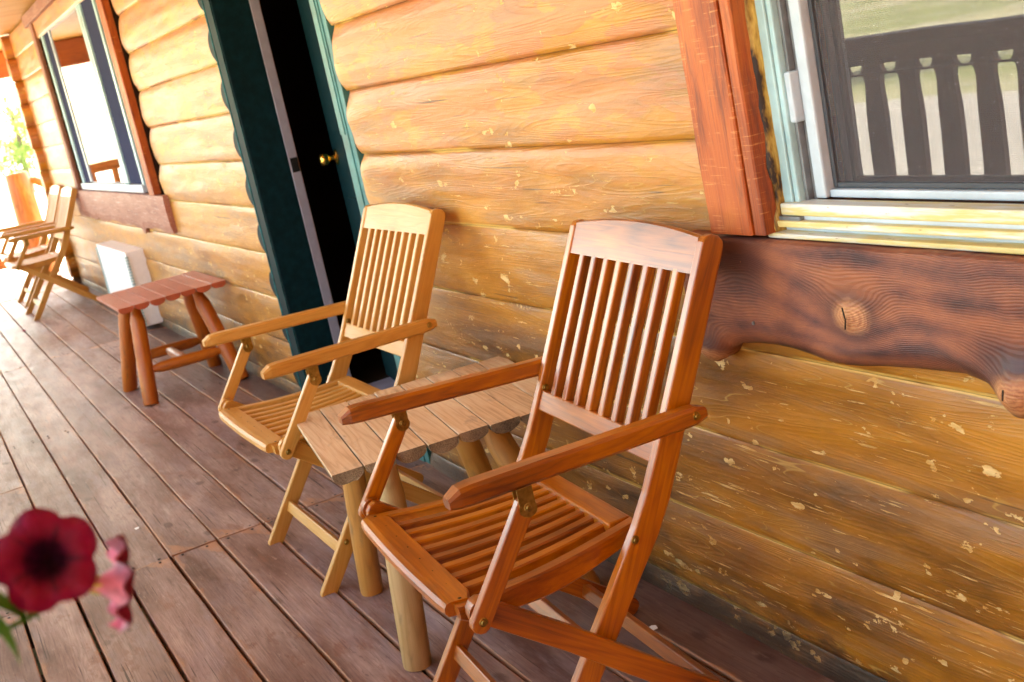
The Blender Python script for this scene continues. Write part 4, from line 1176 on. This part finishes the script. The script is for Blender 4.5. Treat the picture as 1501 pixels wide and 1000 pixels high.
def bloom(c, nrm, r, back=False, tl=1.0, seed=0, squash=1.0):
    c, A = Vector(c) - D5, Vector(nrm).normalized()
    U = Vector((0, 0, 1)); U = (U - A * U.dot(A)).normalized(); V = A.cross(U)
    nr, na = 12, 80
    vs, gs, fs = [], [], []
    for i in range(nr + 1):
        q = i / nr
        for j in range(na):
            th = 2 * math.pi * j / na + 0.35
            lobe = 1 - 0.21 * (1 - abs(math.cos(2.5 * th)) ** 0.55) * q ** 2
            lobe *= 1 + 0.05 * noise.noise(Vector((math.cos(th) * 2, math.sin(th) * 2, seed))) * q
            rr = r * (0.10 + 0.90 * q) * lobe
            h = -r * 0.75 * (1 - q) ** 2.6 + r * 0.10 * math.sin(10 * th + seed) * q ** 4 + r * 0.16 * math.cos(2.5 * th * 2) * 0.4 * q ** 2 - r * 0.28 * q ** 3
            P = c + (U * math.cos(th) * squash + V * math.sin(th)) * rr + A * h
            vs.append(P); gs.append((q, th, 0))
    for i in range(nr):
        for j in range(na):
            a, b = i * na + j, i * na + (j + 1) % na
            fs.append((a, b, b + na, a + na))
    fs.append(tuple(range(na)))
    mb = MB(); mb.add(vs, fs, gs, True); o = mb.build('corolla', M['petal'], pt)
    if back:
        vs2 = [v - A * 0.0015 for v in vs]
        mb = MB(); mb.add(vs2, fs, gs, True); mb.build('petal_underside', M['petal_back'], pt)
    t0 = c - A * r * 0.72
    mb = MB(); mb.tube([t0 - A * r * 0.06, t0 - A * r * 0.35 * tl, t0 - A * r * 0.75 * tl, t0 - A * r * 0.95 * tl], [r * 0.085, r * 0.085, r * 0.075, r * 0.05], 12)
    for k_ in range(5):
        th = 2 * math.pi * k_ / 5
        d_ = U * math.cos(th) + V * math.sin(th)
        p0 = t0 - A * r * 0.9 * tl
        mb.tube([p0, p0 + d_ * r * 0.14 + A * r * 0.25, p0 + d_ * r * 0.20 + A * r * 0.55], [r * 0.035, r * 0.05, r * 0.012], 6)
    mb.build('calyx', M['tube'], pt)
    return t0 - A * r * 0.95 * tl
cd = Vector((0, 0, H)) - Vector((-0.667, 0.018, 1.10)); cd.normalize()
e1 = bloom((-0.668, 0.0175, 1.101), cd + Vector((0.05, 0.0, 0.05)), 0.0285, seed=1)
e2 = bloom((-0.704, 0.0587, 1.059), RX * 0.88 + RF * 0.47, 0.0283, True, 0.3, seed=4, squash=1.0)
def stem(a, b, r=0.0016, sag=0.03):
    a, b = Vector(a), Vector(b); P = []
    for i in range(13):
        u = i / 12; p = lerp(a, b, u); p.z -= sag * math.sin(math.pi * u); P.append(p)
    mb = MB(); mb.tube(P, [r] * 13, 6); return mb.build('stem', M['pleaf'], pt), P
root = Vector((0.0, 0.02, 0.0))
stem(root, e1, sag=0.05); stem(root + Vector((0.02, 0, 0)), e2, sag=0.07)
def leaf_(p, d_, L, w_, up=(0, 0, 1)):
    p, d_, up = Vector(p), Vector(d_).normalized(), Vector(up); s2 = d_.cross(up).normalized(); n_ = s2.cross(d_)
    vs, fs = [], []; m_ = 8
    for i in range(m_ + 1):
        u = i / m_; ww = w_ * math.sin(math.pi * (0.06 + 0.94 * u) ** 0.8) ** 0.9 * (1 - u * 0.1)
        if i == m_: ww = 0.0004
        for q in (-1, 0, 1): vs.append(p + d_ * L * u + s2 * ww * q + n_ * (abs(q) * ww * 0.35 - L * 0.35 * u * u))
    for i in range(m_):
        for q in (0, 1):
            a = i * 3 + q; fs.append((a, a + 1, a + 4, a + 3))
    return vs, fs
def leaves(plist):
    for (p, d_, L, w_) in plist:
        vs, fs = leaf_(p, d_, L, w_)
        mb = MB(); mb.add(vs, fs, [(0, 0, 0)] * len(vs), True); mb.build('leaf', M['pleaf'], pt)
fl = []
fl.append((Vector((-0.672, -0.026, 1.094)) - D5, (0.2, 0.9, -0.35), 0.034, 0.011))
fl.append((Vector((-0.672, -0.024, 1.084)) - D5, (0.1, 0.6, -0.7), 0.036, 0.011))
fl.append((Vector((-0.672, -0.006, 1.079)) - D5, (0.1, 0.5, -0.2), 0.016, 0.005))
for i in range(54):
    a = RND.uniform(0, 2 * math.pi)
    fl.append((Vector((RND.uniform(-0.28, 0.28), RND.uniform(-0.09, 0.06), RND.uniform(-0.01, 0.05))), (math.cos(a), math.sin(a) * 0.8, RND.uniform(0.1, 0.9)), RND.uniform(0.035, 0.06), RND.uniform(0.010, 0.016)))
leaves(fl)
# fallen petal on the deck
mb = MB(); vs, fs = leaf_((0, 0, 0.002), (1, 0.3, 0.1), 0.05, 0.018); mb.add(vs, fs, [(0.8, 1, 0)] * len(vs), True)
o = mb.build('fallen_petal', M['petal'], None); o.location = (-9.72, 0.58, 0.004); tag(o, 'fallen magenta petal lying on the deck boards far from the camera', 'petal')

for px_, py_, lab in ((-4.143, 0.408, 'tiny white scrap lying on the open deck boards'), (-2.18, 1.205, 'small white scrap on the deck behind the front chair')):
    mb = MB(); mb.add([(-.010, -.007, .004), (.011, -.005, .0035), (.014, .006, .006), (.002, .009, .008), (-.012, .006, .004)], [(0, 1, 2), (0, 2, 3), (0, 3, 4)], [(0, 0, 0)] * 5)
    o = mb.build('paper_scrap', M['whitebox'], None); o.location = (px_, py_, 0.001); tag(o, lab, 'litter')
# ------------------------------------------------------------------ trees outside
def tree(x, y, h, r, seed, label):
    R2 = random.Random(seed)
    t = thing('tree', (x, y, -0.5), label, 'tree', 'trees around the yard')
    mb = MB(); mb.tube([(0, 0, 0), (0.05, 0, h * 0.3), (0, 0.1, h * 0.6), (0.1, 0, h * 0.9)], [h * 0.03, h * 0.024, h * 0.016, h * 0.005], 10, 0.15, seed=seed)
    for i in range(9):
        a = R2.uniform(0, 6.28); z = h * R2.uniform(0.3, 0.75); L = r * R2.uniform(0.6, 1)
        mb.tube([(0, 0, z), (math.cos(a) * L * 0.5, math.sin(a) * L * 0.5, z + L * 0.3), (math.cos(a) * L, math.sin(a) * L, z + L * 0.4)], [h * 0.010, h * 0.006, h * 0.002], 6)
    mb.build('trunk', M['bark'], t)
    mb = MB(); cl = []
    for i in range(26):
        z = h * R2.uniform(0.28, 1.0); k_ = math.sin(math.pi * min(1, max(0, (z / h - 0.2) / 0.85))) ** 0.6
        a = R2.uniform(0, 6.28); q = r * k_ * R2.uniform(0.2, 1) ** 0.5
        cl.append((Vector((math.cos(a) * q, math.sin(a) * q, z)), r * R2.uniform(0.2, 0.38)))
    for c, cr in cl:
        for i in range(120):
            v = Vector((R2.gauss(0, 1), R2.gauss(0, 1), R2.gauss(0, 1))).normalized() * cr * R2.uniform(0.5, 1.05)
            p = c + v; s2 = R2.uniform(0.07, 0.13) * (h / 6)
            a = Vector((R2.gauss(0, 1), R2.gauss(0, 1), R2.gauss(0, 1))).normalized(); b = a.orthogonal().normalized()
            mb.add([p - a * s2, p + b * s2 * 0.6, p + a * s2, p - b * s2 * 0.6], [(0, 1, 2, 3)], [(0, 0, 0)] * 4)
    mb.build('crown', M['leaf'], t)
tree(-52, 5.0, 4.2, 1.5, 1, 'small round tree seen past the far end of the porch')
tree(-95, 3.5, 9, 4.5, 2, 'distant tree at the left edge beyond the far railing')
tree(-110, 17.5, 9, 4.5, 3, 'distant tree close to the corner of the log wall')
tree(-20, -11, 6, 2.2, 4, 'green tree mirrored in the far window, nearest the house')
tree(-34, -17, 7.5, 3.0, 5, 'broad tree mirrored in the far window, farther out')
tree(-62, -22, 7, 2.8, 6, 'pale tree mirrored low in the far window')
tree(-9, -22, 7, 3.0, 7, 'tree out in the yard behind the camera')
